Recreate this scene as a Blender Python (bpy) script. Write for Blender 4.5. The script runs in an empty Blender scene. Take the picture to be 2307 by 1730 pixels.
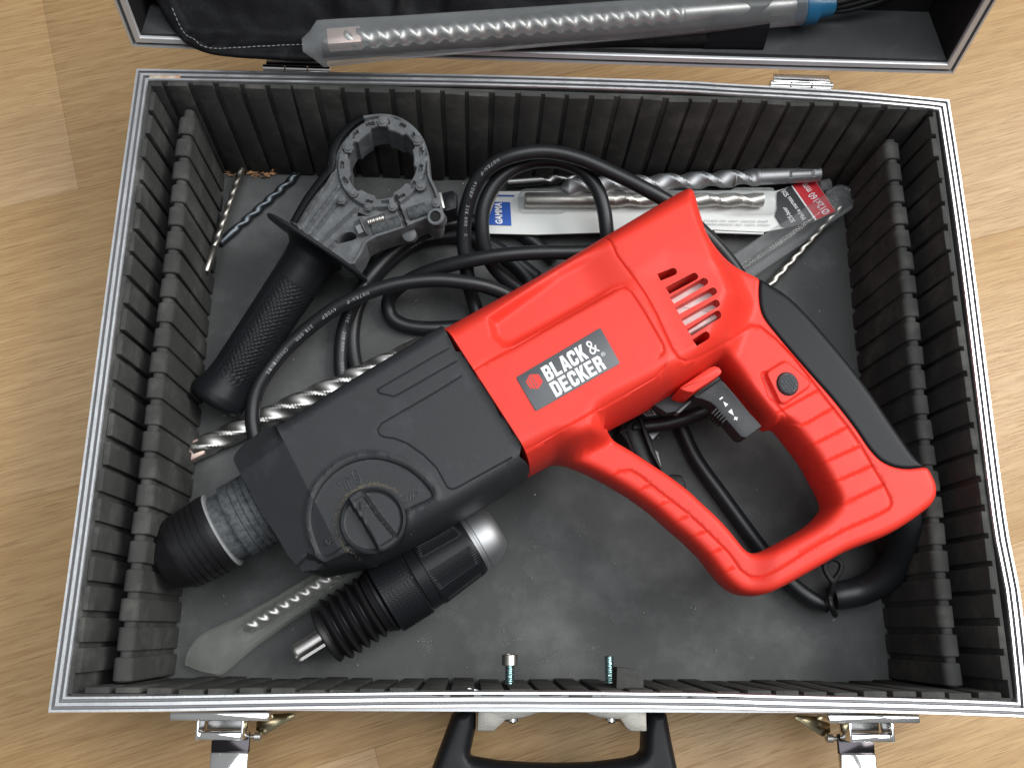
import bpy, bmesh, math, random
import numpy as np
from mathutils import Vector, Matrix
from mathutils.geometry import delaunay_2d_cdt
random.seed(7); rng = np.random.RandomState(7)
S = 0.001                                   # millimetres -> metres
sc = bpy.context.scene
COL = sc.collection
rad = math.radians

# ------------------------------------------------------------------ camera
def rotm(x, y, z):
    cx, sx, cy, sy, cz, sz = np.cos(x), np.sin(x), np.cos(y), np.sin(y), np.cos(z), np.sin(z)
    return np.array([[cz, -sz, 0], [sz, cz, 0], [0, 0, 1]]) @ np.array([[cy, 0, sy], [0, 1, 0], [-sy, 0, cy]]) @ np.array([[1, 0, 0], [0, cx, -sx], [0, sx, cx]])
FP = 2010.6; CM = rotm(.2664, -.0430, .0077); CC = np.array([-37.85, 39.22, 526.57])
cam = bpy.data.objects.new('camera', bpy.data.cameras.new('camera'))
COL.objects.link(cam); sc.camera = cam
cam.data.sensor_width = 36; cam.data.sensor_fit = 'HORIZONTAL'; cam.data.lens = FP / 2307 * 36
cam.data.clip_start = 0.02; cam.data.clip_end = 60
cam.matrix_world = Matrix([[*CM[0], CC[0]*S], [*CM[1], CC[1]*S], [*CM[2], CC[2]*S], [0, 0, 0, 1]])

# ------------------------------------------------------------------ room light
world = bpy.data.worlds.new('World'); sc.world = world; world.use_nodes = True
wn = world.node_tree.nodes; wl = world.node_tree.links
bg = wn['Background']; bg.inputs[1].default_value = 0.34
wt = wn.new('ShaderNodeTexCoord'); ws = wn.new('ShaderNodeSeparateXYZ'); wr = wn.new('ShaderNodeValToRGB')
wl.new(wt.outputs['Generated'], ws.inputs[0]); wl.new(ws.outputs['Z'], wr.inputs[0]); wl.new(wr.outputs[0], bg.inputs[0])
cr = wr.color_ramp                                         # dim walls low down, pale ceiling above
cr.elements[0].position = 0.0; cr.elements[0].color = (.13, .13, .135, 1)
cr.elements[1].position = 0.85; cr.elements[1].color = (.95, .98, 1.0, 1)
e_ = cr.elements.new(.35); e_.color = (.26, .265, .27, 1)
def area(name, loc, target, size, power, color, sy=None):
    l = bpy.data.lights.new(name, 'AREA'); l.size = size; l.energy = power; l.color = color
    if sy: l.shape = 'RECTANGLE'; l.size_y = sy
    o = bpy.data.objects.new(name, l); COL.objects.link(o); o.location = loc
    o.rotation_euler = (Vector(target) - Vector(loc)).to_track_quat('-Z', 'Y').to_euler(); return o
area('window_light', (1.75, .75, 2.1), (0, .15, 0), 1.5, 66, (1, .98, .96), 1.0)
area('ceiling_light', (.25, .35, 2.4), (0, .15, 0), 1.6, 38, (.93, .97, 1))
sc.view_settings.view_transform = 'Standard'; sc.view_settings.look = 'None'
sc.view_settings.exposure = 0.0; sc.view_settings.gamma = 1

# ------------------------------------------------------------------ helpers
def P(u, v, z):                              # photo position (2307 px wide) at a height in mm -> world mm
    d = CM @ np.array([(u - 1153.5) / FP, -(v - 865) / FP, -1.])
    return CC + d * ((z - CC[2]) / d[2])
def tl(x0, y0, s):                            # reading positions off an enlarged crop of the photo
    return lambda pts: [(x0 + x / s, y0 + y / s) for x, y in pts]
tA = tl(0, 0, 2.765); tB = tl(700, 0, 2.765); tC = tl(1500, 0, 2.765)
tD = tl(0, 550, 2.765); tE = tl(700, 550, 2.765); tF = tl(1500, 550, 2.765)
tG = tl(0, 1130, 2.765); tH = tl(700, 1130, 2.765); tI = tl(1500, 1130, 2.765)
tR = tl(600, 220, 4.424); tS = tl(1050, 330, 4.424); tT = tl(1500, 330, 4.424)
tU = tl(1350, 800, 5.53); tV = tl(340, 950, 3.687); tW = tl(800, 500, 4.424)
tX = tl(240, 0, 3.687); tY = tl(0, 0, 1 / 1.0429)
def W(pts, z):                                # list of photo points -> world
    if not hasattr(z, '__len__'): z = [z] * len(pts)
    return [P(p[0], p[1], h) for p, h in zip(pts, z)]
def W2(pts, z): return [tuple(p[:2]) for p in W(pts, z)]
def nrm(v): v = np.asarray(v, float); return v / np.linalg.norm(v)

ROOT = {}
def tag(o, label=None, cat=None, group=None, kind=None):
    if label: o['label'] = label
    if cat: o['category'] = cat
    if group: o['group'] = group
    if kind: o['kind'] = kind
    return o
def thing(name, loc, label, cat, group=None):
    o = bpy.data.objects.new(name, None); COL.objects.link(o); o.location = Vector(loc) * S; o.empty_display_size = .01
    ROOT[o] = np.array(loc, float); return tag(o, label, cat, group)
def org(p):
    if p is None: return np.zeros(3)
    return ROOT[p]
LEAN = None                                   # the drill lies with its rear end raised: z rises with x by this plane
def lean(V):
    V = np.array(V, float)
    if LEAN is not None: V[:, 2] += LEAN[0]*V[:, 0] + LEAN[1]
    return V
def mesh(name, V, F, mat, parent=None, smooth=True, ang=35, label=None):
    me = bpy.data.meshes.new(name)
    V = (lean(V) - org(parent)) * S
    me.from_pydata(V.tolist(), [], [tuple(int(i) for i in f) for f in F]); me.update()
    return fin(name, me, mat, parent, smooth, ang, label)
def fin(name, me, mat, parent, smooth=True, ang=35, label=None):
    for m in (mat if isinstance(mat, (list, tuple)) else [mat]): me.materials.append(m)
    bm = bmesh.new(); bm.from_mesh(me); bmesh.ops.recalc_face_normals(bm, faces=bm.faces); bm.to_mesh(me); bm.free()
    if smooth:
        me.polygons.foreach_set('use_smooth', [True] * len(me.polygons)); me.set_sharp_from_angle(angle=rad(ang))
    o = bpy.data.objects.new(name, me); COL.objects.link(o); o.parent = parent
    ROOT[o] = org(parent)
    if label: o['label'] = label
    return o
def copyo(o, parent, off):                    # copy of a piece sharing its mesh, shifted by off (mm)
    c = o.copy(); COL.objects.link(c); c.parent = parent; c.location = Vector(off) * S; ROOT[c] = org(parent) ; return c
class MB:
    def __init__(s): s.V = []; s.F = []
    def add(s, V, F):
        n = len(s.V); s.V += [tuple(v) for v in V]; s.F += [tuple(i + n for i in f) for f in F]; return s
    def out(s, name, mat, parent=None, **k): return mesh(name, s.V, s.F, mat, parent, **k)
def box_(x0, x1, y0, y1, z0, z1, b=0.0, fr=None):
    """box with chamfered edges; fr = (origin, ex, ey, ez)"""
    bm = bmesh.new(); bmesh.ops.create_cube(bm, size=1)
    for v in bm.verts: v.co = Vector(((x0+x1)/2 + v.co.x*(x1-x0), (y0+y1)/2 + v.co.y*(y1-y0), (z0+z1)/2 + v.co.z*(z1-z0)))
    if b > 0: bmesh.ops.bevel(bm, geom=list(bm.edges), offset=b, segments=2, profile=.5, affect='EDGES', clamp_overlap=True)
    bm.verts.index_update(); V = np.array([v.co[:] for v in bm.verts]); F = [[v.index for v in f.verts] for f in bm.faces]; bm.free()
    if fr is not None: V = np.array(fr[0]) + V @ np.array([fr[1], fr[2], fr[3]])
    return V, F
def catmull(pts, n=8, closed=False):
    p = np.asarray(pts, float); N = len(p); out = []
    rngi = range(N) if closed else range(N - 1)
    for i in rngi:
        if closed: a, b, c, d = p[(i-1) % N], p[i], p[(i+1) % N], p[(i+2) % N]
        else: a, b, c, d = p[max(i-1, 0)], p[i], p[i+1], p[min(i+2, N-1)]
        for k in range(n):
            t = k / n
            out.append(.5 * ((2*b) + (-a+c)*t + (2*a-5*b+4*c-d)*t*t + (-a+3*b-3*c+d)*t**3))
    if not closed: out.append(p[-1])
    return np.array(out)
def resample(p, step, closed=False):
    p = np.asarray(p, float)
    if closed: p = np.vstack([p, p[:1]])
    d = np.r_[0, np.cumsum(np.linalg.norm(np.diff(p, axis=0), axis=1))]
    n = max(2, int(round(d[-1] / step))); t = np.linspace(0, d[-1], n + 1)
    q = np.array([np.interp(t, d, p[:, k]) for k in range(p.shape[1])]).T
    return q[:-1] if closed else q
def rounded(poly, r, n=6):                     # round the corners of a polygon, r one value or a list
    p = np.asarray(poly, float); N = len(p); out = []
    if not hasattr(r, '__len__'): r = [r] * N
    for i in range(N):
        a, b, c = p[i-1], p[i], p[(i+1) % N]; u = nrm(a-b); v = nrm(c-b)
        cosang = np.clip(np.dot(u, v), -1, 1); half = np.arccos(cosang) / 2
        if r[i] <= 0.01 or half > 1.5: out.append(b); continue
        L = min(r[i] / np.tan(half), .48*np.linalg.norm(a-b), .48*np.linalg.norm(c-b))
        for k in range(n + 1):
            t = k / n; out.append((1-t)**2*(b+u*L) + 2*t*(1-t)*b + t*t*(b+v*L))
    return np.array(out)
def frames(p):
    p = np.asarray(p, float); T = np.gradient(p, axis=0); T /= np.linalg.norm(T, axis=1)[:, None] + 1e-12
    up = np.array([0, 0, 1.]) if abs(T[0][2]) < .9 else np.array([1., 0, 0])
    N = [nrm(up - np.dot(up, T[0])*T[0])]
    for i in range(1, len(p)):
        v = N[-1] - np.dot(N[-1], T[i])*T[i]; N.append(nrm(v))
    N = np.array(N); return T, N, np.cross(T, N)
def sweep(path, sect, closed_ring=True, cap=True):
    """sect(i, s) -> array (k,2) of (n,b) offsets"""
    T, N, B = frames(path); V = []; L = len(path)
    for i in range(L):
        q = sect(i)
        for a, b in q: V.append(path[i] + N[i]*a + B[i]*b)
    k = len(q); F = [(i*k+j, i*k+(j+1) % k, (i+1)*k+(j+1) % k, (i+1)*k+j) for i in range(L-1) for j in range(k)]
    if cap: F += [tuple(range(k))[::-1], tuple((L-1)*k + j for j in range(k))]
    return V, F
def tube_(path, r, seg=14, cap=True, flat=1.0):
    path = np.asarray(path, float)
    if not hasattr(r, '__len__'): r = [r]*len(path)
    a = np.arange(seg)/seg*2*np.pi
    return sweep(path, lambda i: np.c_[np.cos(a)*r[i]*flat, np.sin(a)*r[i]], cap=cap)
def axframe(d, up=(0, 0, 1)):
    d = nrm(d); up = np.array(up, float)
    n = nrm(up - np.dot(up, d)*d); return d, n, np.cross(d, n)
def lathe_(prof, P0, d, seg=40, fn=None, cap=True):
    """prof [(s, r)] along direction d from P0; fn(s, r, angle) may modulate r"""
    d, n, b = axframe(d); V = []; P0 = np.asarray(P0, float)
    for s, r in prof:
        for j in range(seg):
            t = 2*np.pi*j/seg; rr = fn(s, r, t) if fn else r
            V.append(P0 + d*s + n*np.cos(t)*rr + b*np.sin(t)*rr)
    k = seg; L = len(prof)
    F = [(i*k+j, i*k+(j+1) % k, (i+1)*k+(j+1) % k, (i+1)*k+j) for i in range(L-1) for j in range(k)]
    if cap: F += [tuple(range(k))[::-1], tuple((L-1)*k + j for j in range(k))]
    return V, F
def prism_(poly, z0, z1, bev=0.0, fr=None, bev0=0.0):
    """extruded 2D polygon with a chamfer on its upper (and lower) rim; fr = (o, ex, ey, ez)"""
    p = np.asarray(poly, float)
    A = .5*np.sum(p[:, 0]*np.roll(p[:, 1], -1) - np.roll(p[:, 0], -1)*p[:, 1])
    if A < 0: p = p[::-1]
    t = np.roll(p, -1, 0) - p; t /= np.linalg.norm(t, axis=1)[:, None] + 1e-9
    nn = np.c_[-t[:, 1], t[:, 0]]; m = nn + np.roll(nn, 1, 0)
    m /= np.maximum(np.sum(m*np.roll(nn, 1, 0), axis=1), .35)[:, None]
    rings = []
    if bev0 > 0: rings += [(bev0, z0), (0, z0+bev0)]
    else: rings += [(0, z0)]
    if bev > 0: rings += [(0, z1-bev), (bev*.3, z1-bev*.3), (bev, z1)]
    else: rings += [(0, z1)]
    V = []; k = len(p)
    for o, z in rings:
        q = p + m*o
        V += [(x, y, z) for x, y in q]
    L = len(rings)
    F = [(i*k+j, i*k+(j+1) % k, (i+1)*k+(j+1) % k, (i+1)*k+j) for i in range(L-1) for j in range(k)]
    F += [tuple(range(k))[::-1], tuple((L-1)*k + j for j in range(k))]
    if fr is not None: V = np.array(fr[0]) + np.array(V) @ np.array([fr[1], fr[2], fr[3]])
    return V, F
def seglist(poly, closed=True):
    p = np.asarray(poly, float)[:, :2]; q = np.roll(p, -1, 0) if closed else p[1:]
    return (p, q) if closed else (p[:-1], q)
def dist(pts, segs):
    a, b = segs; pts = np.asarray(pts, float)[:, :2]; out = np.full(len(pts), 1e9)
    for i in range(len(a)):
        ab = b[i]-a[i]; l = ab@ab + 1e-12; t = np.clip(((pts-a[i])@ab)/l, 0, 1)
        d = pts - a[i] - t[:, None]*ab; out = np.minimum(out, np.einsum('ij,ij->i', d, d))
    return np.sqrt(out)
def inside(pts, poly):
    pts = np.asarray(pts, float); p = np.asarray(poly, float)[:, :2]; c = np.zeros(len(pts), bool); x, y = pts[:, 0], pts[:, 1]
    for i in range(len(p)):
        x1, y1 = p[i-1]; x2, y2 = p[i]
        if y1 == y2: continue
        m = ((y1 > y) != (y2 > y)) & (x < (x2-x1)*(y-y1)/(y2-y1)+x1); c ^= m
    return c
def sdf(pts, poly, holes=()):                  # positive inside
    d = dist(pts, seglist(poly)); ins = inside(pts, poly)
    for h in holes: d = np.minimum(d, dist(pts, seglist(h))); ins &= ~inside(pts, h)
    return np.where(ins, d, -d)
def side_of(p, a, b): a = np.array(a); b = np.array(b); t = nrm(b-a); return (p[:, 0]-a[0])*t[1] - (p[:, 1]-a[1])*t[0]
def sstep(x, a, b): t = np.clip((x-a)/(b-a), 0, 1); return t*t*(3-2*t)
def roundp(d, r, e=2.3): t = np.clip(d/r, 0, 1); return (1-(1-t)**e)**(1/e)
def relief(name, outer, holes, hfun, mat, parent, sp=1.7, feats=(), fw=.55, rings=(.15, .5, 1.1, 2.1, 3.6, 5.6, 8.2), zm=None, bstep=1.3, floor=None, ang=50, label=None, dense=()):
    """heightfield solid over a polygon with holes. hfun(points) -> z. Mirrored about zm, or dropped to floor."""
    loops = [resample(outer, bstep, True)] + [resample(h, min(bstep, .9), True) for h in holes]
    pts = []; edges = []
    def put(l, closed=True):
        n0 = len(pts); pts.extend([tuple(q[:2]) for q in l]); k = len(l)
        edges.extend([(n0+i, n0+(i+1) % k) for i in range(k if closed else k-1)])
    for l in loops: put(l)
    fc = []
    for f in feats:
        f = np.asarray(f, float)[:, :2]; f = resample(f, 1.1); t = np.gradient(f, axis=0); t /= np.linalg.norm(t, axis=1)[:, None]; n = np.c_[-t[:, 1], t[:, 0]]
        for o in (-fw, 0, fw):
            g = f + n*o; ok = sdf(g, outer, holes) > .25
            run = []
            for q, k in zip(g, ok):
                if k: run.append(q)
                else:
                    if len(run) > 1: put(run, False)
                    run = []
            if len(run) > 1: put(run, False)
        fc.append(f)
    for l in loops:
        t = np.roll(l, -1, 0) - np.roll(l, 1, 0); t /= np.linalg.norm(t, axis=1)[:, None]; n = np.c_[-t[:, 1], t[:, 0]]
        for o in rings:
            for sgn in (1, -1):
                q = l + n*o*sgn; s = sdf(q, outer, holes); q = q[s > o*.93]
                if fc: 
                    dd = np.min([dist(q, seglist(f, False)) for f in fc], axis=0); q = q[dd > fw*1.6]
                pts.extend(map(tuple, q))
    mn, mx = np.min(outer, 0)[:2], np.max(outer, 0)[:2]
    gx, gy = np.meshgrid(np.arange(mn[0], mx[0], sp), np.arange(mn[1], mx[1], sp*.87)); gx[::2] += sp/2
    g = np.c_[gx.ravel(), gy.ravel()]; s = sdf(g, outer, holes); g = g[s > (rings[-1] if rings else 0) + sp*.5]
    if fc and len(g):
        dd = np.min([dist(g, seglist(f, False)) for f in fc], axis=0); g = g[dd > fw*1.6]
    for (cx, cy, rd, sd) in dense:
        g = g[np.hypot(g[:, 0]-cx, g[:, 1]-cy) > rd]
        hx, hy = np.meshgrid(np.arange(cx-rd, cx+rd, sd), np.arange(cy-rd, cy+rd, sd*.87)); hx[::2] += sd/2; h = np.c_[hx.ravel(), hy.ravel()]
        h = h[np.hypot(h[:, 0]-cx, h[:, 1]-cy) < rd]; h = h[sdf(h, outer, holes) > 1.2]
        if fc and len(h): h = h[np.min([dist(h, seglist(f, False)) for f in fc], axis=0) > fw*1.4]
        pts.extend(map(tuple, h))
    pts.extend(map(tuple, g))
    r = delaunay_2d_cdt([Vector(p) for p in pts], edges, [], 0, 1e-3)
    V2 = np.array([v[:] for v in r[0]]); F = np.array([f for f in r[2] if len(f) == 3])
    c = V2[F].mean(1); F = F[sdf(c, outer, holes) > 0]
    z = hfun(V2)
    V = np.c_[V2, z]; n = len(V)
    # boundary edges
    cnt = {}
    for f in F:
        for a, b in ((f[0], f[1]), (f[1], f[2]), (f[2], f[0])):
            cnt[(min(a, b), max(a, b))] = cnt.get((min(a, b), max(a, b)), 0) + 1
    bd = [e for e, k in cnt.items() if k == 1]
    Vb = V.copy(); Vb[:, 2] = (2*zm - z) if zm is not None else (floor(V2) if callable(floor) else floor)
    FF = [tuple(f) for f in F] + [(f[0]+n, f[2]+n, f[1]+n) for f in F] + [(a, b, b+n, a+n) for a, b in bd]
    VV = np.vstack([V, Vb])
    used = np.unique(np.array([i for f in FF for i in f])); mp = {int(k): i for i, k in enumerate(used)}
    FF = [tuple(mp[int(i)] for i in f) for f in FF]; VV = VV[used]
    me = bpy.data.meshes.new(name); me.from_pydata(((lean(VV) - org(parent))*S).tolist(), [], FF)
    bm = bmesh.new(); bm.from_mesh(me); bmesh.ops.remove_doubles(bm, verts=bm.verts, dist=2e-6); bm.to_mesh(me); bm.free()
    return fin(name, me, mat, parent, True, ang, label)
def flute_(P0, d, length, r, pitch, depth=.42, sh=0, seg=20, taper=2.0, step=.8, phase=0, hand=1, nl=1):
    """twist drill: fluted from s=0 (tip) to length-sh, plain after"""
    d, n, b = axframe(d); V = []; P0 = np.asarray(P0, float); ss = np.arange(0, length+.01, step)
    for s in ss:
        fl = 1 - sstep(s, length-sh-4, length-sh) if sh > 0 else 1
        tp = min(1, .25+.75*s/taper) if taper else 1
        if sh > 0 and s > length-1: tp = .8
        for j in range(seg):
            t = 2*np.pi*j/seg; w = t - hand*2*np.pi*s/pitch + phase
            c = abs(np.cos(w*nl)); rr = r*tp*(1 - depth*fl*max(0, (c-.45)/.55)**.7 - .05*fl*(c < .12))
            V.append(P0 + d*s + n*np.cos(t)*rr + b*np.sin(t)*rr)
    k = seg; L = len(ss)
    F = [(i*k+j, i*k+(j+1) % k, (i+1)*k+(j+1) % k, (i+1)*k+j) for i in range(L-1) for j in range(k)]
    return V, F + [tuple(range(k))[::-1], tuple((L-1)*k + j for j in range(k))]
def text_(s, bold=0.0, shear=0.0):
    c = bpy.data.curves.new('t', 'FONT'); c.body = s; c.offset = bold; c.shear = shear; c.resolution_u = 3; c.size = 1; c.space_character = 1 + bold*2.2
    o = bpy.data.objects.new('t', c); COL.objects.link(o); bpy.context.view_layer.update()
    me = bpy.data.meshes.new_from_object(o.evaluated_get(bpy.context.evaluated_depsgraph_get()))
    V = np.array([v.co[:2] for v in me.vertices]); F = [tuple(p.vertices) for p in me.polygons]
    bpy.data.objects.remove(o); bpy.data.curves.remove(c); bpy.data.meshes.remove(me)
    mn, mx = V.min(0), V.max(0); return (V-mn)/(mx-mn), F
def fit_text(name, s, BL, BR, TL, mat, parent, bold=0.0, zfun=None, shear=0.0):
    """flat print stretched into the parallelogram BL-BR-TL"""
    V, F = text_(s, bold, shear); BL, BR, TL = map(lambda q: np.asarray(q, float), (BL, BR, TL))
    return mesh(name, BL + V[:, :1]*(BR-BL) + V[:, 1:]*(TL-BL), F, mat, parent, smooth=False)

# ------------------------------------------------------------------ materials
def mat(name, col, rough=.5, metal=0., spec=.5, var=0., vs=60, bump=0., bs=400, dust=0., dcol=(.3, .3, .29), ds=25, dthr=.58, coat=0., rvar=0., stretch=None, trans=0., ior=1.45, alpha=1., sss=0.):
    m = bpy.data.materials.new(name); m.use_nodes = True; nt = m.node_tree; N = nt.nodes; L = nt.links; b = N['Principled BSDF']
    b.inputs['Roughness'].default_value = rough; b.inputs['Metallic'].default_value = metal; b.inputs['Specular IOR Level'].default_value = spec
    b.inputs['Coat Weight'].default_value = coat; b.inputs['Transmission Weight'].default_value = trans; b.inputs['IOR'].default_value = ior; b.inputs['Alpha'].default_value = alpha
    if sss: b.inputs['Subsurface Weight'].default_value = sss; b.inputs['Subsurface Scale'].default_value = .004
    tc = N.new('ShaderNodeTexCoord'); co = tc.outputs['Object']
    if stretch:
        mp = N.new('ShaderNodeMapping'); mp.inputs['Scale'].default_value = stretch[0]; mp.inputs['Rotation'].default_value = stretch[1]; L.new(co, mp.inputs[0]); co = mp.outputs[0]
    def noise(scale, det=4, r=.6):
        n = N.new('ShaderNodeTexNoise'); n.inputs['Scale'].default_value = scale; n.inputs['Detail'].default_value = det; n.inputs['Roughness'].default_value = r; L.new(co, n.inputs['Vector']); return n
    def mix(fac, a, bb):
        x = N.new('ShaderNodeMix'); x.data_type = 'RGBA'
        for s, v in ((0, fac), (6, a), (7, bb)):
            if hasattr(v, 'is_output') or hasattr(v, 'links'): L.new(v, x.inputs[s])
            else: x.inputs[s].default_value = v if s == 0 else (*v[:3], 1)
        return x.outputs[2]
    cur = tuple(col)
    if var:
        n = noise(vs); cur = mix(n.outputs[0], tuple(max(0, c*(1-var)) for c in col), tuple(c*(1+var) for c in col))
    if dust:
        n = noise(ds, 6, .65); rp = N.new('ShaderNodeValToRGB'); rp.color_ramp.elements[0].position = dthr; rp.color_ramp.elements[1].position = min(1, dthr+.22)
        rp.color_ramp.elements[1].color = (dust, dust, dust, 1); L.new(n.outputs[0], rp.inputs[0]); cur = mix(rp.outputs[0], cur, dcol)
    if hasattr(cur, 'links'): L.new(cur, b.inputs['Base Color'])
    else: b.inputs['Base Color'].default_value = (*cur, 1)
    if rvar:
        n = noise(90); mr = N.new('ShaderNodeMapRange'); mr.inputs[3].default_value = max(.02, rough-rvar); mr.inputs[4].default_value = rough+rvar; L.new(n.outputs[0], mr.inputs[0]); L.new(mr.outputs[0], b.inputs['Roughness'])
    if bump:
        n = noise(bs, 3); bp = N.new('ShaderNodeBump'); bp.inputs['Strength'].default_value = bump; bp.inputs['Distance'].default_value = .0004; L.new(n.outputs[0], bp.inputs['Height']); L.new(bp.outputs[0], b.inputs['Normal'])
    return m
M = {}
M['foam'] = mat('foam', (.056, .057, .054), .92, spec=.18, var=.45, vs=40, bump=.5, bs=900, dust=.4, dcol=(.17, .165, .15), ds=45, dthr=.50)
M['foam_mat'] = mat('foam_mat', (.078, .080, .080), .85, spec=.25, var=.35, vs=14, bump=.5, bs=1300, dust=.5, dcol=(.165, .168, .168), ds=26, dthr=.48)
M['black_lining'] = mat('black_lining', (.022, .022, .023), .8, spec=.3, var=.3, bump=.4, bs=700, dust=.2, dcol=(.1, .1, .1), ds=30)
M['vinyl'] = mat('vinyl', (.006, .006, .007), .55, spec=.2, var=.2, bump=.5, bs=420, dust=.15, dcol=(.10, .10, .10), ds=80, dthr=.6)
M['alu'] = mat('alu', (.78, .79, .81), .40, metal=1., var=.10, vs=25, bump=.2, bs=500, rvar=.12)
M['groove_shade'] = mat('groove_shade', (.26, .26, .27), .6, metal=.4)  # shade inside the rail grooves, put into the colour of their faces
M['alu_lid'] = mat('alu_lid', (.66, .67, .69), .45, metal=.35, var=.12, vs=30, bump=.15, bs=500)
M['alu_panel'] = mat('alu_panel', (.55, .56, .58), .45, metal=1., bump=.1)
M['chrome'] = mat('chrome', (.86, .85, .84), .08, metal=1., var=.06, rvar=.05, bump=.05, bs=200)
M['nickel'] = mat('nickel', (.40, .38, .34), .42, metal=1., var=.12, vs=200, bump=.4, bs=1500)
M['zinc'] = mat('zinc', (.5, .66, .66), .25, metal=1.)
M['brass_plate'] = mat('brass_plate', (.36, .31, .2), .22, metal=1., var=.3, vs=120)
M['steel'] = mat('steel', (.50, .49, .47), .42, metal=1., var=.35, vs=150, rvar=.08)
M['steel_warm'] = mat('steel_warm', (.44, .42, .38), .38, metal=1., var=.3, vs=160, rvar=.1)
M['steel_blue'] = mat('steel_blue', (.13, .145, .16), .45, metal=1., var=.3, vs=120, rvar=.1)
M['steel_dark'] = mat('steel_dark', (.25, .25, .25), .35, metal=1., var=.3, vs=120)
M['satin'] = mat('satin', (.40, .41, .42), .55, metal=1., var=.06, vs=60)
M['copper_tip'] = mat('copper_tip', (.62, .46, .40), .42, metal=.5, var=.2, vs=150)
M['red'] = mat('red', (.76, .042, .026), .46, spec=.36, var=.03, vs=30, bump=.12, bs=2600, dust=.35, dcol=(.50, .05, .035), ds=30, dthr=.52, rvar=.08)
M['black_plastic'] = mat('black_plastic', (.024, .026, .029), .48, spec=.42, var=.2, vs=40, bump=.35, bs=2400, dust=.22, dcol=(.10, .11, .12), ds=45, dthr=.56)
M['grip'] = mat('grip', (.009, .010, .012), .42, spec=.26, var=.15, bump=.12, bs=2600)
M['rubber'] = mat('rubber', (.009, .009, .010), .45, spec=.35, var=.2, bump=.2, bs=1500, dust=.1, dcol=(.08, .08, .08), ds=60)
M['cable'] = mat('cable', (.012, .013, .015), .40, spec=.5, var=.2, vs=80, bump=.12, bs=1500, dust=.12, dcol=(.09, .09, .1), ds=70)
M['dusty'] = mat('dusty', (.045, .048, .052), .6, spec=.4, var=.5, vs=160, bump=.5, bs=900, dust=.4, dcol=(.17, .185, .195), ds=330, dthr=.36)
M['grey_plastic'] = mat('grey_plastic', (.105, .110, .115), .45, spec=.5, var=.2, vs=100, bump=.2, bs=900, dust=.42, dcol=(.25, .27, .28), ds=120, dthr=.48)
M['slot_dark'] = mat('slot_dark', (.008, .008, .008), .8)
M['coil'] = mat('coil', (.72, .66, .64), .6, var=.2, vs=300, dust=.5, dcol=(.35, .2, .2), ds=260, dthr=.56)
M['label_grey'] = mat('label_grey', (.085, .092, .10), .35, var=.08, dust=.1, dcol=(.2, .2, .2), ds=100)
M['white'] = mat('white_print', (.82, .83, .84), .5)
M['print_grey'] = mat('print_grey', (.25, .265, .28), .6)
M['red_print'] = mat('red_print', (.72, .04, .03), .5)
M['card'] = mat('card', (.66, .68, .66), .6, var=.05, vs=40)
M['card_edge'] = mat('card_edge', (.52, .44, .36), .8)
M['blue_print'] = mat('blue_print', (.02, .09, .42), .45)
M['card_red'] = mat('card_red', (.60, .018, .03), .45)
M['card_black'] = mat('card_black', (.018, .02, .024), .45)
M['cap_blue'] = mat('cap_blue', (.02, .16, .32), .3, trans=.3)
M['wood_crumb'] = mat('wood_crumb', (.45, .24, .12), .8, var=.4, vs=400)
M['seal'] = mat('seal', (.25, .26, .26), .5, var=.3, vs=200)
def clear(name, col, rough, fac, tint=1.):
    """thin clear plastic film: mostly see-through, glossy skin"""
    m = bpy.data.materials.new(name); m.use_nodes = True; N = m.node_tree.nodes; L = m.node_tree.links; N.clear()
    o = N.new('ShaderNodeOutputMaterial'); p = N.new('ShaderNodeBsdfPrincipled'); t = N.new('ShaderNodeBsdfTransparent'); x = N.new('ShaderNodeMixShader')
    p.inputs['Base Color'].default_value = (*col, 1); p.inputs['Roughness'].default_value = rough; p.inputs['Specular IOR Level'].default_value = 1.
    t.inputs[0].default_value = (tint, tint, tint, 1)
    lw = N.new('ShaderNodeLayerWeight'); lw.inputs[0].default_value = .45
    mr = N.new('ShaderNodeMapRange'); mr.inputs[3].default_value = fac; mr.inputs[4].default_value = min(1, fac+.42)
    tc = N.new('ShaderNodeTexCoord'); n = N.new('ShaderNodeTexNoise'); n.inputs['Scale'].default_value = 45; L.new(tc.outputs['Object'], n.inputs['Vector'])
    ad = N.new('ShaderNodeMath'); ad.operation = 'MULTIPLY_ADD'; ad.inputs[1].default_value = .25; ad.inputs[2].default_value = -.12
    a2 = N.new('ShaderNodeMath'); a2.operation = 'ADD'; a2.use_clamp = True
    L.new(lw.outputs['Facing'], mr.inputs[0]); L.new(n.outputs[0], ad.inputs[0]); L.new(ad.outputs[0], a2.inputs[0]); L.new(mr.outputs[0], a2.inputs[1])
    L.new(a2.outputs[0], x.inputs[0]); L.new(t.outputs[0], x.inputs[1]); L.new(p.outputs[0], x.inputs[2]); L.new(x.outputs[0], o.inputs[0])
    return m
M['clear'] = clear('clear_plastic', (.55, .57, .58), .12, .05)
M['frost'] = clear('frosted_plastic', (.42, .44, .45), .2, .22)
M['frost_yellow'] = clear('aged_plastic', (.42, .44, .39), .16, .12)
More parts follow.
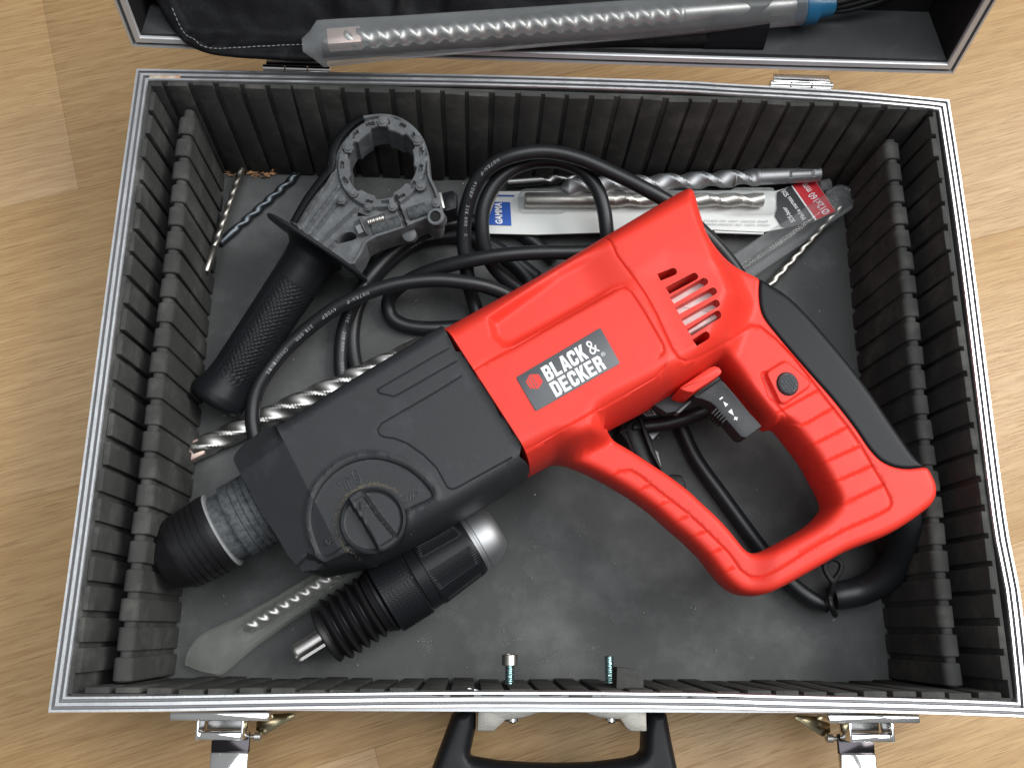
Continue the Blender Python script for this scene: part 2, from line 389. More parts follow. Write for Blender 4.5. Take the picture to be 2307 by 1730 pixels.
def alu_rust():
    m = mat('alu_rust', (.80, .81, .83), .36, metal=1., var=.12, vs=25, rvar=.1); N = m.node_tree.nodes; L = m.node_tree.links; b = N['Principled BSDF']
    n = N.new('ShaderNodeTexNoise'); n.inputs['Scale'].default_value = 130; n.inputs['Detail'].default_value = 5; tc = N.new('ShaderNodeTexCoord'); L.new(tc.outputs['Object'], n.inputs['Vector'])
    r = N.new('ShaderNodeValToRGB'); r.color_ramp.elements[0].position = .38; r.color_ramp.elements[1].position = .62; r.color_ramp.elements[0].color = (.62, .56, .45, 1); r.color_ramp.elements[1].color = (.45, .20, .06, 1)
    L.new(n.outputs[0], r.inputs[0]); L.new(r.outputs[0], b.inputs['Base Color']); b.inputs['Metallic'].default_value = .35; return m
M['rust'] = alu_rust()
def wood():
    m = bpy.data.materials.new('oak_laminate'); m.use_nodes = True; N = m.node_tree.nodes; L = m.node_tree.links; b = N['Principled BSDF']
    tc = N.new('ShaderNodeTexCoord'); mp = N.new('ShaderNodeMapping'); mp.inputs['Rotation'].default_value = (0, 0, rad(-17)); L.new(tc.outputs['Object'], mp.inputs[0])
    def M2(sc_, off=(0, 0, 0)):
        q = N.new('ShaderNodeMapping'); q.inputs['Scale'].default_value = sc_; q.inputs['Location'].default_value = off; L.new(mp.outputs[0], q.inputs[0]); return q
    def ns(v, s, d=5, r=.6, dist_=0.):
        n = N.new('ShaderNodeTexNoise'); n.inputs['Scale'].default_value = s; n.inputs['Detail'].default_value = d; n.inputs['Roughness'].default_value = r; n.inputs['Distortion'].default_value = dist_; L.new(v, n.inputs['Vector']); return n
    broad = ns(M2((1.2, 9, 1)).outputs[0], 1.6, 3)                       # cathedral figure
    wv = N.new('ShaderNodeTexWave'); wv.wave_type = 'BANDS'; wv.bands_direction = 'Y'; wv.inputs['Scale'].default_value = 26; wv.inputs['Distortion'].default_value = 9; wv.inputs['Detail'].default_value = 3; wv.inputs['Detail Scale'].default_value = 1.2; wv.inputs['Detail Roughness'].default_value = .6
    L.new(M2((.16, 1, 1)).outputs[0], wv.inputs['Vector'])
    fine = ns(M2((3.4, 95, 1)).outputs[0], 6, 6, .72)
    pore = ns(M2((5.5, 150, 1), (3, 1, 0)).outputs[0], 7, 4, .65)
    r1 = N.new('ShaderNodeValToRGB'); e = r1.color_ramp.elements; e[0].position = .30; e[0].color = (.39, .235, .105, 1); e[1].position = .74; e[1].color = (.55, .37, .185, 1); x = r1.color_ramp.elements.new(.52); x.color = (.475, .305, .145, 1)
    def mth(op, a, bb):
        q = N.new('ShaderNodeMath'); q.operation = op
        for i, v in enumerate((a, bb)):
            if hasattr(v, 'links'): L.new(v, q.inputs[i])
            else: q.inputs[i].default_value = v
        return q.outputs[0]
    s = mth('ADD', mth('MULTIPLY', broad.outputs[0], .24), mth('ADD', mth('MULTIPLY', wv.outputs['Fac'], .10), mth('SUBTRACT', mth('MULTIPLY', fine.outputs[0], 1.1), .22)))
    L.new(s, r1.inputs[0])
    pr = N.new('ShaderNodeValToRGB'); pr.color_ramp.elements[0].position = .36; pr.color_ramp.elements[1].position = .46; L.new(pore.outputs[0], pr.inputs[0])
    mx = N.new('ShaderNodeMix'); mx.data_type = 'RGBA'; mx.inputs[6].default_value = (.35, .21, .095, 1); L.new(pr.outputs[0], mx.inputs[0]); L.new(r1.outputs[0], mx.inputs[7])
    oi = N.new('ShaderNodeObjectInfo'); hs = N.new('ShaderNodeHueSaturation'); mr = N.new('ShaderNodeMapRange'); mr.inputs[3].default_value = .96; mr.inputs[4].default_value = 1.04
    L.new(oi.outputs['Random'], mr.inputs[0]); L.new(mr.outputs[0], hs.inputs['Value']); L.new(mx.outputs[2], hs.inputs['Color']); L.new(hs.outputs[0], b.inputs['Base Color'])
    b.inputs['Roughness'].default_value = .42; b.inputs['Specular IOR Level'].default_value = .4
    bp = N.new('ShaderNodeBump'); bp.inputs['Strength'].default_value = .25; bp.inputs['Distance'].default_value = .0003; L.new(pr.outputs[0], bp.inputs['Height']); L.new(bp.outputs[0], b.inputs['Normal'])
    return m
M['wood'] = wood()
# ------------------------------------------------------------------ floor of laminate planks
ZF = -12.0
fl = bpy.data.objects.new('floor', None); COL.objects.link(fl); fl['kind'] = 'structure'; ROOT[fl] = np.zeros(3)
ga = rad(17); gx = np.array([np.cos(ga), np.sin(ga)]); gy = np.array([-np.sin(ga), np.cos(ga)])
sub_ = MB(); sub_.add(*box_(-1500, 1500, -1300, 1600, ZF-12, ZF-7)); sub_.out('subfloor', M['slot_dark'], fl, smooth=False)
bj = P(177, 427, ZF)[:2]                       # the end joint that shows at the left meets a long joint here
v0 = bj @ gy; u0 = bj @ gx
PWID, PLEN = 192.0, 1290.0
rowj = {0: u0, 1: u0 - 610, -1: u0 + 480, 2: u0+330, -2: u0 - 250, 3: u0-300, -3: u0+100}
for r in range(-5, 6):
    y0 = v0 + r*PWID; y1 = y0 + PWID; us = rowj.get(r, u0 + 500*math.sin(r*2.3))
    for k in (-2, -1, 0, 1):
        a, b = us + k*PLEN, us + (k+1)*PLEN
        if b < -1300 or a > 1500: continue
        mb = MB(); z = ZF + random.uniform(-.06, .06)
        V, F = box_(a+.05, b-.05, y0+.05, y1-.05, ZF-7, z, .12)
        V = np.c_[np.outer(V[:, 0], gx) + np.outer(V[:, 1], gy), V[:, 2]]
        mb.add(V, F); mb.out('plank', M['wood'], fl)

# ------------------------------------------------------------------ the aluminium case
H = 87.0
case = thing('tool_case', (0, 167, ZF), 'open silver aluminium tool case lined with slotted dark foam, standing on the wooden floor', 'tool case')
def bow_back(x): return 3.2*math.cos(x/232*1.35) - .7 + (1.2 if x > 60 else 0)*math.sin(min(1, (x-60)/170)*math.pi)
ys = lambda x: 335.6 + bow_back(x) if abs(x) < 231 else 335.6
def side_pts():
    f = [(106, 1606), (350, 1604), (700, 1598), (1100, 1594), (1550, 1597), (1750, 1602), (2100, 1610), (2331, 1618)]
    b = [(306, 154), (700, 161), (1100, 168), (1500, 180), (1645, 188), (1811, 197), (1948, 206), (2140, 224)]
    l = [(106, 1606), (170, 1150), (250, 551), (306, 154)]
    r = [(2331, 1618), (2300, 1335), (2266, 1150), (2189, 550), (2140, 224)]
    return [np.array(W(q, H)) for q in (f, b, l, r)]
RF, RB, RL, RR = side_pts()
def rail(pts, inward, name='frame_rail', width=7.4, prof=None, parent=case):
    """extruded aluminium edge with ridges, mitred at both ends; pts run along the outer edge"""
    w = width
    pr = prof or [(0, -10), (0, -.8), (.4, 0), (1.5, 0), (1.9, -1.6), (2.6, -1.6), (3.0, 0), (4.5, 0), (4.9, -1.6), (5.6, -1.6), (6.0, 0), (7.0, 0), (7.4, -.6), (7.4, -6), (6.6, -6), (6.6, -10)]
    pts = np.asarray(pts, float); n = len(pts); V = []
    for i, p in enumerate(pts):
        for o, z in pr:
            q = p.copy(); q[2] += z; q[:2] += np.array(inward)*o
            t = nrm(pts[-1]-pts[0])[:2]
            if i == 0: q[:2] += t*o
            if i == n-1: q[:2] -= t*o
            V.append(q)
    k = len(pr); F = [(i*k+j, i*k+(j+1) % k, (i+1)*k+(j+1) % k, (i+1)*k+j) for i in range(n-1) for j in range(k)] + [tuple(range(k)), tuple((n-1)*k+j for j in range(k))]
    o = mesh(name, V, F, [M['alu'], M['groove_shade']], parent, ang=20)
    for i, f_ in enumerate(o.data.polygons):
        if i < (n-1)*k and (i % k) in (3, 4, 5, 7, 8, 9): f_.material_index = 1  # groove walls and bottoms coloured dark in place of shade
    return o
def dens(p): return resample(catmull(p, 6), 12)
rail(dens(RF), (0, 1)); rail(dens(RB), (0, -1)); rail(dens(RL), (1, 0)); rail(dens(RR), (-1, 0))
# rust stain flake on the back rail next to its left corner
V, F = box_(0, 1, 0, 1, 0, 1); a = P(340, 166, H); b = P(408, 168, H)
mesh('rust_patch', [(a[0]-1, a[1]-2.6, H-.4), (b[0], b[1]-2.6, H-.4), (b[0]-.6, b[1]-.6, H+.05), (a[0], a[1]-.5, H+.05)], [(0, 1, 2, 3)], M['rust'], case)
# walls, base
for nm, q in (('side_panel', (-229.5, -226.3, 4, 331)), ('side_panel', (226.3, 229.5, 4, 331)), ('front_panel', (-229.5, 229.5, 1, 4)), ('back_panel', (-229.5, 229.5, 333, 336.2))):
    mb = MB(); mb.add(*box_(q[0], q[1], q[2], q[3], -10, H-9.5)); mb.out(nm, M['alu_panel'], case, smooth=False)
mb = MB(); mb.add(*box_(-229, 229, 3, 333, -11, -4)); mb.out('base_panel', M['alu_panel'], case, smooth=False)
for x in (-210, 210):
    for y in (20, 316):
        mb = MB(); mb.add(*lathe_([(0, 7), (1, 7)], (x, y, ZF), (0, 0, 1), 20)); mb.out('foot', M['rubber'], case)
# foam mat on the bottom, slightly uneven
nx, ny = 90, 66; xs_ = np.linspace(-226, 226, nx); ys_ = np.linspace(5, 331, ny)
from mathutils import noise as mn
V = [(x, y, .9*mn.noise(Vector((x/45, y/45, 1)))+.35*mn.noise(Vector((x/14, y/14, 4)))) for y in ys_ for x in xs_]
F = [(j*nx+i, j*nx+i+1, (j+1)*nx+i+1, (j+1)*nx+i) for j in range(ny-1) for i in range(nx-1)]
n0 = len(V); V += [(-226, 5, -4), (226, 5, -4), (226, 331, -4), (-226, 331, -4)]; F += [(n0, n0+1, n0+2, n0+3)]
mesh('foam_mat', V, F, M['foam_mat'], case, ang=180)

# slotted foam along the four walls: a backing sheet and strips proud of it
def strip_(w, h, d, jit=.0):
    """strip in local frame: x width, y depth (towards the room), z height; softly rounded"""
    return box_(-w/2, w/2, 0, d, 0, h, .45)
def wall_foam(o0, ex, n_in, L, ks, top_in, bot_in, pitch=14.0, w=11.2):
    """o0: outer foot of the wall, ex along it, n_in into the case"""
    ex = np.array(ex, float); n_in = np.array(n_in, float); up = nrm(np.array([0, 0, 86.]) - n_in*(bot_in-top_in))
    hh = 86.0/up[2]
    base = np.array(o0, float) + n_in*(bot_in)
    mb = MB(); mb.add(*box_(0, L, -4.5-bot_in*.0, -2.7, 0, hh-1, .2, (base, ex, n_in, up))); mb.out('foam_backing', M['foam'], case)
    for k in ks:
        mb = MB(); hv = hh + random.uniform(-.7, .3); dv = random.uniform(-.25, .25)
        V, F = box_(-w/2+random.uniform(-.2, .2), w/2+random.uniform(-.2, .2), -2.9, dv, 1, hv, .5)
        # gentle warp of the soft foam
        V = np.array(V); V[:, 1] += .5*np.sin(V[:, 2]/hv*3+k); V[:, 0] += random.uniform(-.5, .5)*(V[:, 2]/hv) + random.uniform(-.35, .35); V[:, 2] += V[:, 0]*random.uniform(-.05, .05)*(V[:, 2] > hv*.5)
        V = base + np.outer(k + V[:, 0], ex) + np.outer(V[:, 1], n_in) + np.outer(V[:, 2], up)
        mesh('foam_strip', V, F, M['foam'], case)
sb = P(1054, 208, 85)[0]; sf = P(1543, 1556, 85)[0]
xs0 = -226.2
kb = [sb + 7 + 14*i - xs0 for i in range(-14, 20)]; kb = [k for k in kb if 5 < k < 448]
wall_foam((xs0, 335, 0), (1, 0, 0), (0, -1, 0), 452.4, kb, 7.8, 15.5)
kf = [sf + 7 + 14*i - xs0 for i in range(-22, 14)]; kf = [k for k in kf if 5 < k < 448]
wall_foam((xs0, 0, 0), (1, 0, 0), (0, 1, 0), 452.4, kf, 11.4, 11.9)
sl = P(327, 255, 85)[1]; kl = [sl + 7 + 14*i - 4 for i in range(-24, 4)]; kl = [k for k in kl if 16 < k < 318]
wall_foam((-230, 4, 0), (0, 1, 0), (1, 0, 0), 327, kl, 11.6, 12)
wall_foam((230, 4, 0), (0, 1, 0), (-1, 0, 0), 327, kl, 12.4, 13)

# loose foam dividers, one at each end of the case
def divider(xc, zt, w, lab, lean=0, ytop=(12, 324)):
    t = thing('foam_divider', (xc, 167, 0), lab, 'foam divider', 'slotted foam dividers standing in the case')
    def arch(w_, z_, r_):                       # cross-section in x-z: straight sides, rounded top
        p = [(-w_/2, 0.6), (w_/2, 0.6)]; 
        for a in np.linspace(0, math.pi, 9): p.append((w_/2-r_+r_*math.cos(a) if a < math.pi/2 else -w_/2+r_+r_*math.cos(a), z_-r_+r_*math.sin(a)))
        return p
    def ex_(prof, y0, y1, bev):
        ring = []; k = len(prof)
        for y, s in ((y0, bev), (y0+bev, 0), (y1-bev, 0), (y1, bev)):
            for x, z in prof:
                f = 1 - s/(w/2); ring.append((xc + x*f + lean*z/zt + .5*math.sin(z/25+y*.05), y, z - (s if z > 5 else 0)))
        F = [(i*k+j, i*k+(j+1) % k, (i+1)*k+(j+1) % k, (i+1)*k+j) for i in range(3) for j in range(k)] + [tuple(range(k)), tuple(3*k+j for j in range(k))]
        return ring, F
    V, F = ex_(arch(w-3.4, zt-1.6, 2.6), ytop[0]+.5, ytop[1]-.5, .3); mesh('foam_core', V, F, M['foam'], t)
    y = ytop[0]+1
    while y < ytop[1]-5:
        e = min(y+10.9+random.uniform(-.4, .4), ytop[1]); V, F = ex_(arch(w+random.uniform(-.4, .4), zt+random.uniform(-.5, .5), 3.6), y, e, .5)
        mesh('foam_strip', V, F, M['foam'], t); y += 14.0
divider(-206.8, 70, 9.2, 'foam divider on the left of the case, beside the side handle', 1.5)
divider(205.0, 66, 9.2, 'foam divider on the right of the case, beside the red handle', 0, (12, 321))

# ------------------------------------------------------------------ lid, hinged at the back and leaning away
LA = rad(15); LO = np.array([0, 346.8, 91.0]); LX = np.array([1., 0, 0]); LU = np.array([0, math.sin(LA), math.cos(LA)]); LN = np.array([0, math.cos(LA), -math.sin(LA)])
lid = bpy.data.objects.new('lid', None); COL.objects.link(lid); lid.parent = case; ROOT[lid] = ROOT[case].copy()
def LP(a, b, c): return LO + LX*a + LU*b + LN*c
lfr = (LO, LX, LU, LN)
LW, LH, LD = 232.0, 335.0, 48.0
def lidrail(A, B, inward):
    """A->B outer edge in (a,b); inward unit (a,b)"""
    pr = [(0, 12), (0, .8), (.5, 0), (1.7, 0), (2.2, 1.6), (3.1, 1.6), (3.6, 0), (6.4, 0), (6.8, .6), (6.8, 12)]
    A = np.array(A, float); B = np.array(B, float); t = nrm(B-A); V = []
    n = 14
    for i in range(n+1):
        bowv = 1.2*math.sin(i/n*math.pi) if abs(t[0]) > .5 else 0
        for o, c in pr:
            q = A + (B-A)*i/n + np.array(inward)*(o - bowv)
            if i == 0: q = q + t*o
            if i == n: q = q - t*o
            V.append(LP(q[0], q[1], c))
    k = len(pr); F = [(i*k+j, i*k+(j+1) % k, (i+1)*k+(j+1) % k, (i+1)*k+j) for i in range(n) for j in range(k)] + [tuple(range(k)), tuple(n*k+j for j in range(k))]
    o = mesh('lid_rail', V, F, [M['alu_lid'], M['groove_shade']], lid, ang=20)
    for i, f_ in enumerate(o.data.polygons):
        if i < n*k and (i % k) in (3, 4, 5): f_.material_index = 1  # lid groove faces get the same painted shade
lidrail((-LW, 0), (LW, 0), (0, 1)); lidrail((-LW, LH), (LW, LH), (0, -1)); lidrail((-LW, 0), (-LW, LH), (1, 0)); lidrail((LW, 0), (LW, LH), (-1, 0))
for q in ((-LW+1, LW-1, .8, 3.5, 12, LD+3), (-LW+1, LW-1, LH-3.5, LH-.8, 12, LD+3), (-LW+1, -LW+4, 3.5, LH-3.5, 12, LD+3), (LW-4, LW-1, 3.5, LH-3.5, 12, LD+3), (-LW+4, LW-4, 3.5, LH-3.5, LD, LD+3)):
    mb = MB(); mb.add(*box_(q[0], q[1], q[2], q[3], q[4], q[5], 0, lfr)); mb.out('lid_panel', M['alu_panel'], lid, smooth=False)
# lining: hinge-side wall of grey foam, dark side walls and back
def wav(a, c): return .5*mn.noise(Vector((a/30, c/18, 9)))
n1, n2 = 70, 10
V = [LP(a, 7.6+wav(a, c)+(.6 if c < 3 else 0), c) for c in np.linspace(1.8, LD-1, n2) for a in np.linspace(-LW+7, LW-7, n1)]
F = [(j*n1+i, j*n1+i+1, (j+1)*n1+i+1, (j+1)*n1+i) for j in range(n2-1) for i in range(n1-1)]
n0 = len(V); V += [LP(-LW+7, 3.6, 2), LP(LW-7, 3.6, 2), LP(LW-7, 3.6, LD-1), LP(-LW+7, 3.6, LD-1)]
F += [(n0, n0+1, n0+2, n0+3), (0, n0, n0+1, n1-1)]
M['lid_foam'] = mat('lid_foam', (.062, .064, .066), .9, spec=.2, var=.25, vs=30, bump=.5, bs=900, dust=.3, dcol=(.17, .17, .17), ds=40, dthr=.54)
mesh('lid_foam', V, F, M['lid_foam'], lid, ang=180)
for q in ((-LW+4.5, -LW+7.5, 8, LH-8, 2, LD), (LW-7.5, LW-4.5, 8, LH-8, 2, LD), (-LW+8, LW-8, 8, LH-8, LD-4, LD-.5), (-LW+7.5, LW-7.5, LH-8, LH-5, 2, LD)):
    mb = MB(); mb.add(*box_(*q, .3, lfr)); mb.out('lid_lining', M['black_lining'], lid)
# elastic strap sewn to the lid lining
st = tC([(235, 300), (610, 305), (655, 125), (300, 120)]); zz = 98.5
q = W(st, [zz, zz, 112, 112])
top = [LP(x_[0], 30, 30) for x_ in (q[2], q[3])]
pa = [q[0]+[0, -1, 0], q[0]+[0, 0, 1.2], q[3]+[0, 0, 0]]; pb = [q[1]+[0, -1, 0], q[1]+[0, 0, 1.2], q[2]+[0, 0, 0]]
V = []; nst = 14
ca = catmull([q[0], q[0]*.6+q[3]*.4+[0, 0, 2], q[3], q[3]+[3, 14, -7]], 5); cb = catmull([q[1], q[1]*.6+q[2]*.4+[0, 0, 2], q[2], q[2]+[3, 14, -7]], 5)
for a_, b_ in zip(ca, cb): V += [a_, b_, b_-[0, 0, 1.1], a_-[0, 0, 1.1]]
F = [(4*i+j, 4*i+(j+1) % 4, 4*i+4+(j+1) % 4, 4*i+4+j) for i in range(len(ca)-1) for j in range(4)] + [(0, 1, 2, 3)]
M['web'] = mat('webbing', (.008, .008, .010), .85, spec=.15, bump=.5, bs=1600)
mesh('strap', V, F, M['web'], lid)
# hinges
def hinge(x0, x1, vy):
    h = bpy.data.objects.new('hinge', None); COL.objects.link(h); h.parent = case; ROOT[h] = ROOT[case].copy()
    yb = 341.2; zb = 84
    L3 = (x1-x0)/3
    for i, (a, b) in enumerate(((x0, x0+L3*.97), (x0+L3*1.0, x0+L3*1.97), (x0+L3*2.0, x1))):
        mb = MB(); mb.add(*lathe_([(0, 2.0), (.3, 2.5), (b-a-.3, 2.5), (b-a, 2.0)], (a, yb, zb+.5), (1, 0, 0), 16)); mb.out('hinge_knuckle', M['chrome'], h)
    mb = MB(); mb.add(*box_(x0+1, x1-1, 337.6, 338.6, 62, zb+2, .2)); mb.out('hinge_leaf', M['chrome'], h)
    mb = MB(); mb.add(*box_(x0+L3*.15, x1-L3*.15, 341.5, 346.5, zb+1.8, zb+3.0, .3)); mb.out('hinge_leaf', M['chrome'], h)
a, b = P(592, 148, 86), P(745, 152, 86); hinge(a[0], b[0], 0)
a, b = P(1735, 183, 86), P(1876, 188, 86); hinge(a[0], b[0], 0)

# ------------------------------------------------------------------ latches on the front
def lcase(): 
    o = bpy.data.objects.new('latch', None); COL.objects.link(o); o.parent = case; ROOT[o] = ROOT[case].copy(); return o
def latch(u0, u1, vt, side):
    """u0..u1 native px extents of the chrome keeper plate; side = +1 key tab to the right"""
    o = lcase(); zt = 76; A = P(u0, vt, zt); B = P(u1, vt, zt); x0, x1 = A[0], B[0]; cx = (x0+x1)/2
    # keeper plate: folded sheet
    mb = MB(); mb.add(*box_(x0, x1, -3.8, .4, zt-16, zt, .9)); mb.out('keeper_plate', M['chrome'], o)
    off = -1.2*side
    mb = MB(); w = 10.5
    for s in (-1, 1): mb.add(*box_(cx+off+s*w-.6, cx+off+s*w+.6, -13, -3, zt-20, zt-7, .3))
    mb.add(*box_(cx+off-w, cx+off+w, -13.2, -9.6, zt-20, zt-8.2, .8)); mb.out('latch_hook', M['chrome'], o)
    mb = MB(); mb.add(*box_(cx+off-w+.7, cx+off+w-.7, -9.6, -1, zt-22, zt-21, .2)); mb.out('latch_pivot', M['steel_dark'], o)
    # lever tongue standing out towards the viewer's side
    lx = cx + off + 1.2*side
    fr = (np.array([lx, -11, zt-24]), LX, nrm([.06*side, -1, .10]), nrm([0, .10, 1]))
    mb = MB(); mb.add(*box_(-9.2, 9.2, 0, 9.5, -2.6, 0, .5, fr)); mb.out('lever_arm', M['lever_dark'], o)
    mb = MB(); mb.add(*box_(-9.2, 9.2, 9.2, 38, -2.6, 1.6, 1.1, fr)); mb.out('lever_tongue', M['chrome'], o)
    mb = MB(); mb.add(*lathe_([(-13.5, 1.2), (-13, 1.9), (-11.5, 1.9), (-11.4, 1.1), (11.4, 1.1), (11.5, 2.2), (14.5, 2.2), (15, 1.2)], (lx, -13.5, zt-26), (side, 0, 0), 14)); mb.out('pivot_pin', M['steel'], o)
    # little key-like release tab
    kx = lx + 11*side
    out = [(0, -3), (5, -5.5), (8, -3.5), (20, 4.5), (21, 6.5), (19, 8), (6, 6.5), (0, 4)]
    V, F = prism_([(a*side*.95, b) for a, b in out], 0, 1.4, .4); V = np.array(V); V = np.c_[V[:, 0]+kx, V[:, 1]*.8-8.5, V[:, 2]*1.0 + zt-30+V[:, 0]*side*.25]
    mesh('release_tab', V, F, M['brass_plate'], o)
    mb = MB(); mb.add(*lathe_([(0, 2.6), (1.4, 2.6), (1.8, 2)], (kx+5*side, -9.5, zt-28), (0, 0, 1), 14)); mb.out('rivet', M['steel'], o)
M['lever_dark'] = mat('lever_dark', (.05, .045, .05), .15, metal=1.)
latch(382, 607, 1604, 1); latch(1866, 2072, 1606, -1)

# ------------------------------------------------------------------ carrying handle
hd = bpy.data.objects.new('carry_handle', None); COL.objects.link(hd); hd.parent = case; ROOT[hd] = ROOT[case].copy()
tK = tl(950, 1560, 3.687); zh = 46
br = W2(tK([(470, 100), (700, 100), (1640, 100), (1865, 105), (1870, 320), (1740, 322), (1700, 290), (1650, 220), (1560, 215), (1480, 205), (1360, 165), (1160, 148), (980, 165), (830, 210), (700, 225), (640, 280), (600, 318), (460, 318)]), zh)
br = [(x, max(min(y, .6), -40)) for x, y in br]
mb = MB(); mb.add(*prism_(rounded(br, .8, 3), zh-16, zh, .35)); mb.out('bracket', M['nickel'], hd)
for u in (755, 1575):
    c = P(*tK([(u, 248)])[0], zh-7)
    mb = MB(); mb.add(*lathe_([(0, 3.4), (.4, 3.9), (2.4, 3.9), (3, 3.2)], (c[0], c[1]+3, zh-8), (0, -1, 0), 6 if 0 else 18)); mb.out('bolt_head', M['chrome'], hd)
gr = tK([(385, 127), (445, 132), (452, 190), (450, 300), (398, 540), (640, 580), (950, 600), (1160, 603), (1430, 595), (1700, 560), (1800, 535), (1840, 500), (1848, 320), (1872, 190), (1885, 145), (2010, 145), (2050, 175), (2090, 400), (2140, 640), (2165, 800), (2160, 860), (2000, 900), (1160, 930), (300, 900), (60, 850), (50, 760), (80, 640), (170, 400), (250, 180), (290, 150)])
gp = rounded(W2(gr, zh), [2.5, 1, 1, 1, 2.5, 0, 0, 0, 0, 0, 2, 2, 1, 1, 1, 2.5, 2.5, 0, 0, 0, 4, 0, 0, 0, 4, 0, 0, 0, 2, 2])
def hg(p):
    d = dist(p, seglist(gp)); return zh-8 + 11*roundp(d, 5)
relief('grip_bar', gp, [], hg, M['grip'], hd, sp=3, zm=zh-8, rings=(.2, .7, 1.6, 3, 5))
# bolts of the handle that come through the front wall
def cap_bolt(u, v0, v1, nut):
    z = 44; a = P(u, v0, z); b = P(u, v1, z); L = b[1]-a[1]
    def thr(s, r, t): return r + .28*math.sin(2*math.pi*s/1.0 + t)
    mb = MB(); mb.add(*lathe_([(s, 2.35) for s in np.arange(0, L, .22)], (a[0], a[1], z), (0, 1, 0), 16, thr)); mb.out('threaded_bolt', M['zinc'], case)
    if nut:
        mb = MB(); mb.add(*lathe_([(L-5, 3.3), (L-4.7, 4.2), (L+.2, 4.2), (L+.6, 3.7), (L+.6, 2.4), (L-.6, 2.3)], (a[0], a[1], z), (0, 1, 0), 24)); mb.out('sleeve_nut', M['steel_warm'], case)
cap_bolt(1148, 1542, 1476, True); cap_bolt(1373, 1540, 1476, False)
# torn flap of foam beside the right bolt, small lump in the corner
q = W(tH([(1900, 1165), (1905, 1030), (1990, 1040), (2065, 1055), (2070, 1165)]), 70)
V = [(p_[0], p_[1], 72+random.uniform(-1, 1)) for p_ in q] + [(p_[0], p_[1], 58) for p_ in q]; k = 5
mesh('foam_flap', V, [tuple(range(k)), tuple(range(2*k-1, k-1, -1))] + [(j, (j+1) % k, k+(j+1) % k, k+j) for j in range(k)], M['foam'], case)
# ------------------------------------------------------------------ the hammer drill
ZM = 42.0
LEAN = (24/400., 24*190/400.)
P_world = P
def P(u, v, z):                              # as P, for a point of the leaning drill: returns its place before the lean is added
    A = P_world(u, v, 0.); B = P_world(u, v, 1.) - A
    zz = (z + LEAN[0]*A[0] + LEAN[1]) / (1 - LEAN[0]*B[0]); q = A + B*zz; return np.array([q[0], q[1], z])
drill = thing('hammer_drill', (20, 150, 0), 'large red and black corded rotary hammer drill lying on its side across the case', 'hammer drill')
def YZ(l):                                     # list of (u, v, z) read at the overview scale -> world xy
    return [tuple(P(u*1.0429, v*1.0429, z)[:2]) for u, v, z in l]
red_far = [(950, 712, 58), (1150, 602, 58), (1310, 506, 58), (1400, 454, 56), (1462, 422, 54), (1484, 428, 52), (1498, 452, 50), (1508, 490, 50), (1530, 545, 50), (1580, 582, 48), (1632, 608, 48)]
grip_out = [(1632, 608, 48), (1700, 652, 48), (1780, 738, 48), (1860, 838, 48), (1920, 926, 48), (1962, 992, 46), (1986, 1016, 44)]
tZ = tl(1262, 902, 1.877)
def ZZ(l, z): return [(x/1.0429, y/1.0429, z) for x, y in tZ(l)]
red_near = [(1986, 1016, 44), (2001, 1052, 43), (1998, 1086, 42), (1974, 1114, 42), (1900, 1160, 40)] + ZZ([(1190, 645), (1100, 695), (1020, 740), (930, 790), (860, 820), (800, 827), (740, 815), (690, 780), (650, 735), (600, 670), (530, 600), (460, 540), (380, 470), (290, 405), (190, 345), (100, 300), (0, 262)], 44) + [(1192, 1001, 42), (1140, 1032, 34)]
hole_y = ZZ([(186, 128), (186, 142)], 44) + ZZ([(220, 162), (300, 210), (400, 275), (460, 315), (540, 375), (600, 430), (660, 485), (720, 550), (760, 600), (790, 632), (820, 642), (870, 632), (950, 592), (1040, 542)], 50) + ZZ([(1085, 502)], 45) + ZZ([(1105, 455), (1098, 415), (1075, 370), (1040, 305), (1010, 255), (960, 190), (915, 135)], 37) + ZZ([(890, 121)], 38) + [(1648, 926, 38), (1600, 868, 38), (1556, 800, 40), (1530, 800, 40), (1480, 838, 40), (1400, 885, 37)]
o_red = YZ(red_far) ; o_grip = YZ(grip_out); o_near = YZ(red_near)
union = np.array(catmull(o_red, 5)[:-1].tolist() + catmull(o_grip, 5)[:-1].tolist() + catmull(o_near[:-1], 4).tolist() + [o_near[-1]])
fdir = nrm(np.array(o_red[0]) - np.array(o_red[2]))
uz = np.vstack([[union[0] + fdir*40], union, [union[-1] + fdir*40]])          # the shell runs on over the gearbox: no rounding there
hole = catmull(YZ(hole_y), 5, True)
# boundary between red shell and black over-moulded grip
gi = catmull(YZ([(1632, 608, 50), (1637, 640, 56), (1650, 678, 60), (1682, 722, 60), (1740, 790, 60), (1800, 858, 60), (1850, 922, 60), (1880, 972, 58), (1908, 1002, 56), (1945, 1017, 52), (1986, 1016, 44)]), 6)
front_l = YZ([(950, 712, 58), (983, 765, 82), (1040, 862, 82), (1112, 982, 80), (1140, 1032, 34)])
red_poly = np.array(catmull(o_red, 5)[:-1].tolist() + gi[:-1].tolist() + catmull(o_near[:-1], 4).tolist() + [o_near[-1]])
grip_poly = np.array(catmull(o_grip, 5).tolist() + gi[::-1][1:-1].tolist())
hous = np.array(YZ([(900, 740, 70), (1310, 500, 70), (1500, 400, 66), (1560, 560, 70), (1600, 640, 72), (1560, 745, 72), (1530, 800, 72), (1480, 848, 72), (1290, 952, 70), (1205, 995, 60), (1100, 1060, 60)]))
scoop = np.array(YZ([(1052, 690, 80), (1062, 730, 80), (1085, 752, 80), (1110, 752, 80), (1180, 715, 80), (1330, 632, 80), (1362, 622, 80), (1400, 600, 78), (1330, 520, 74), (1200, 590, 74)]))
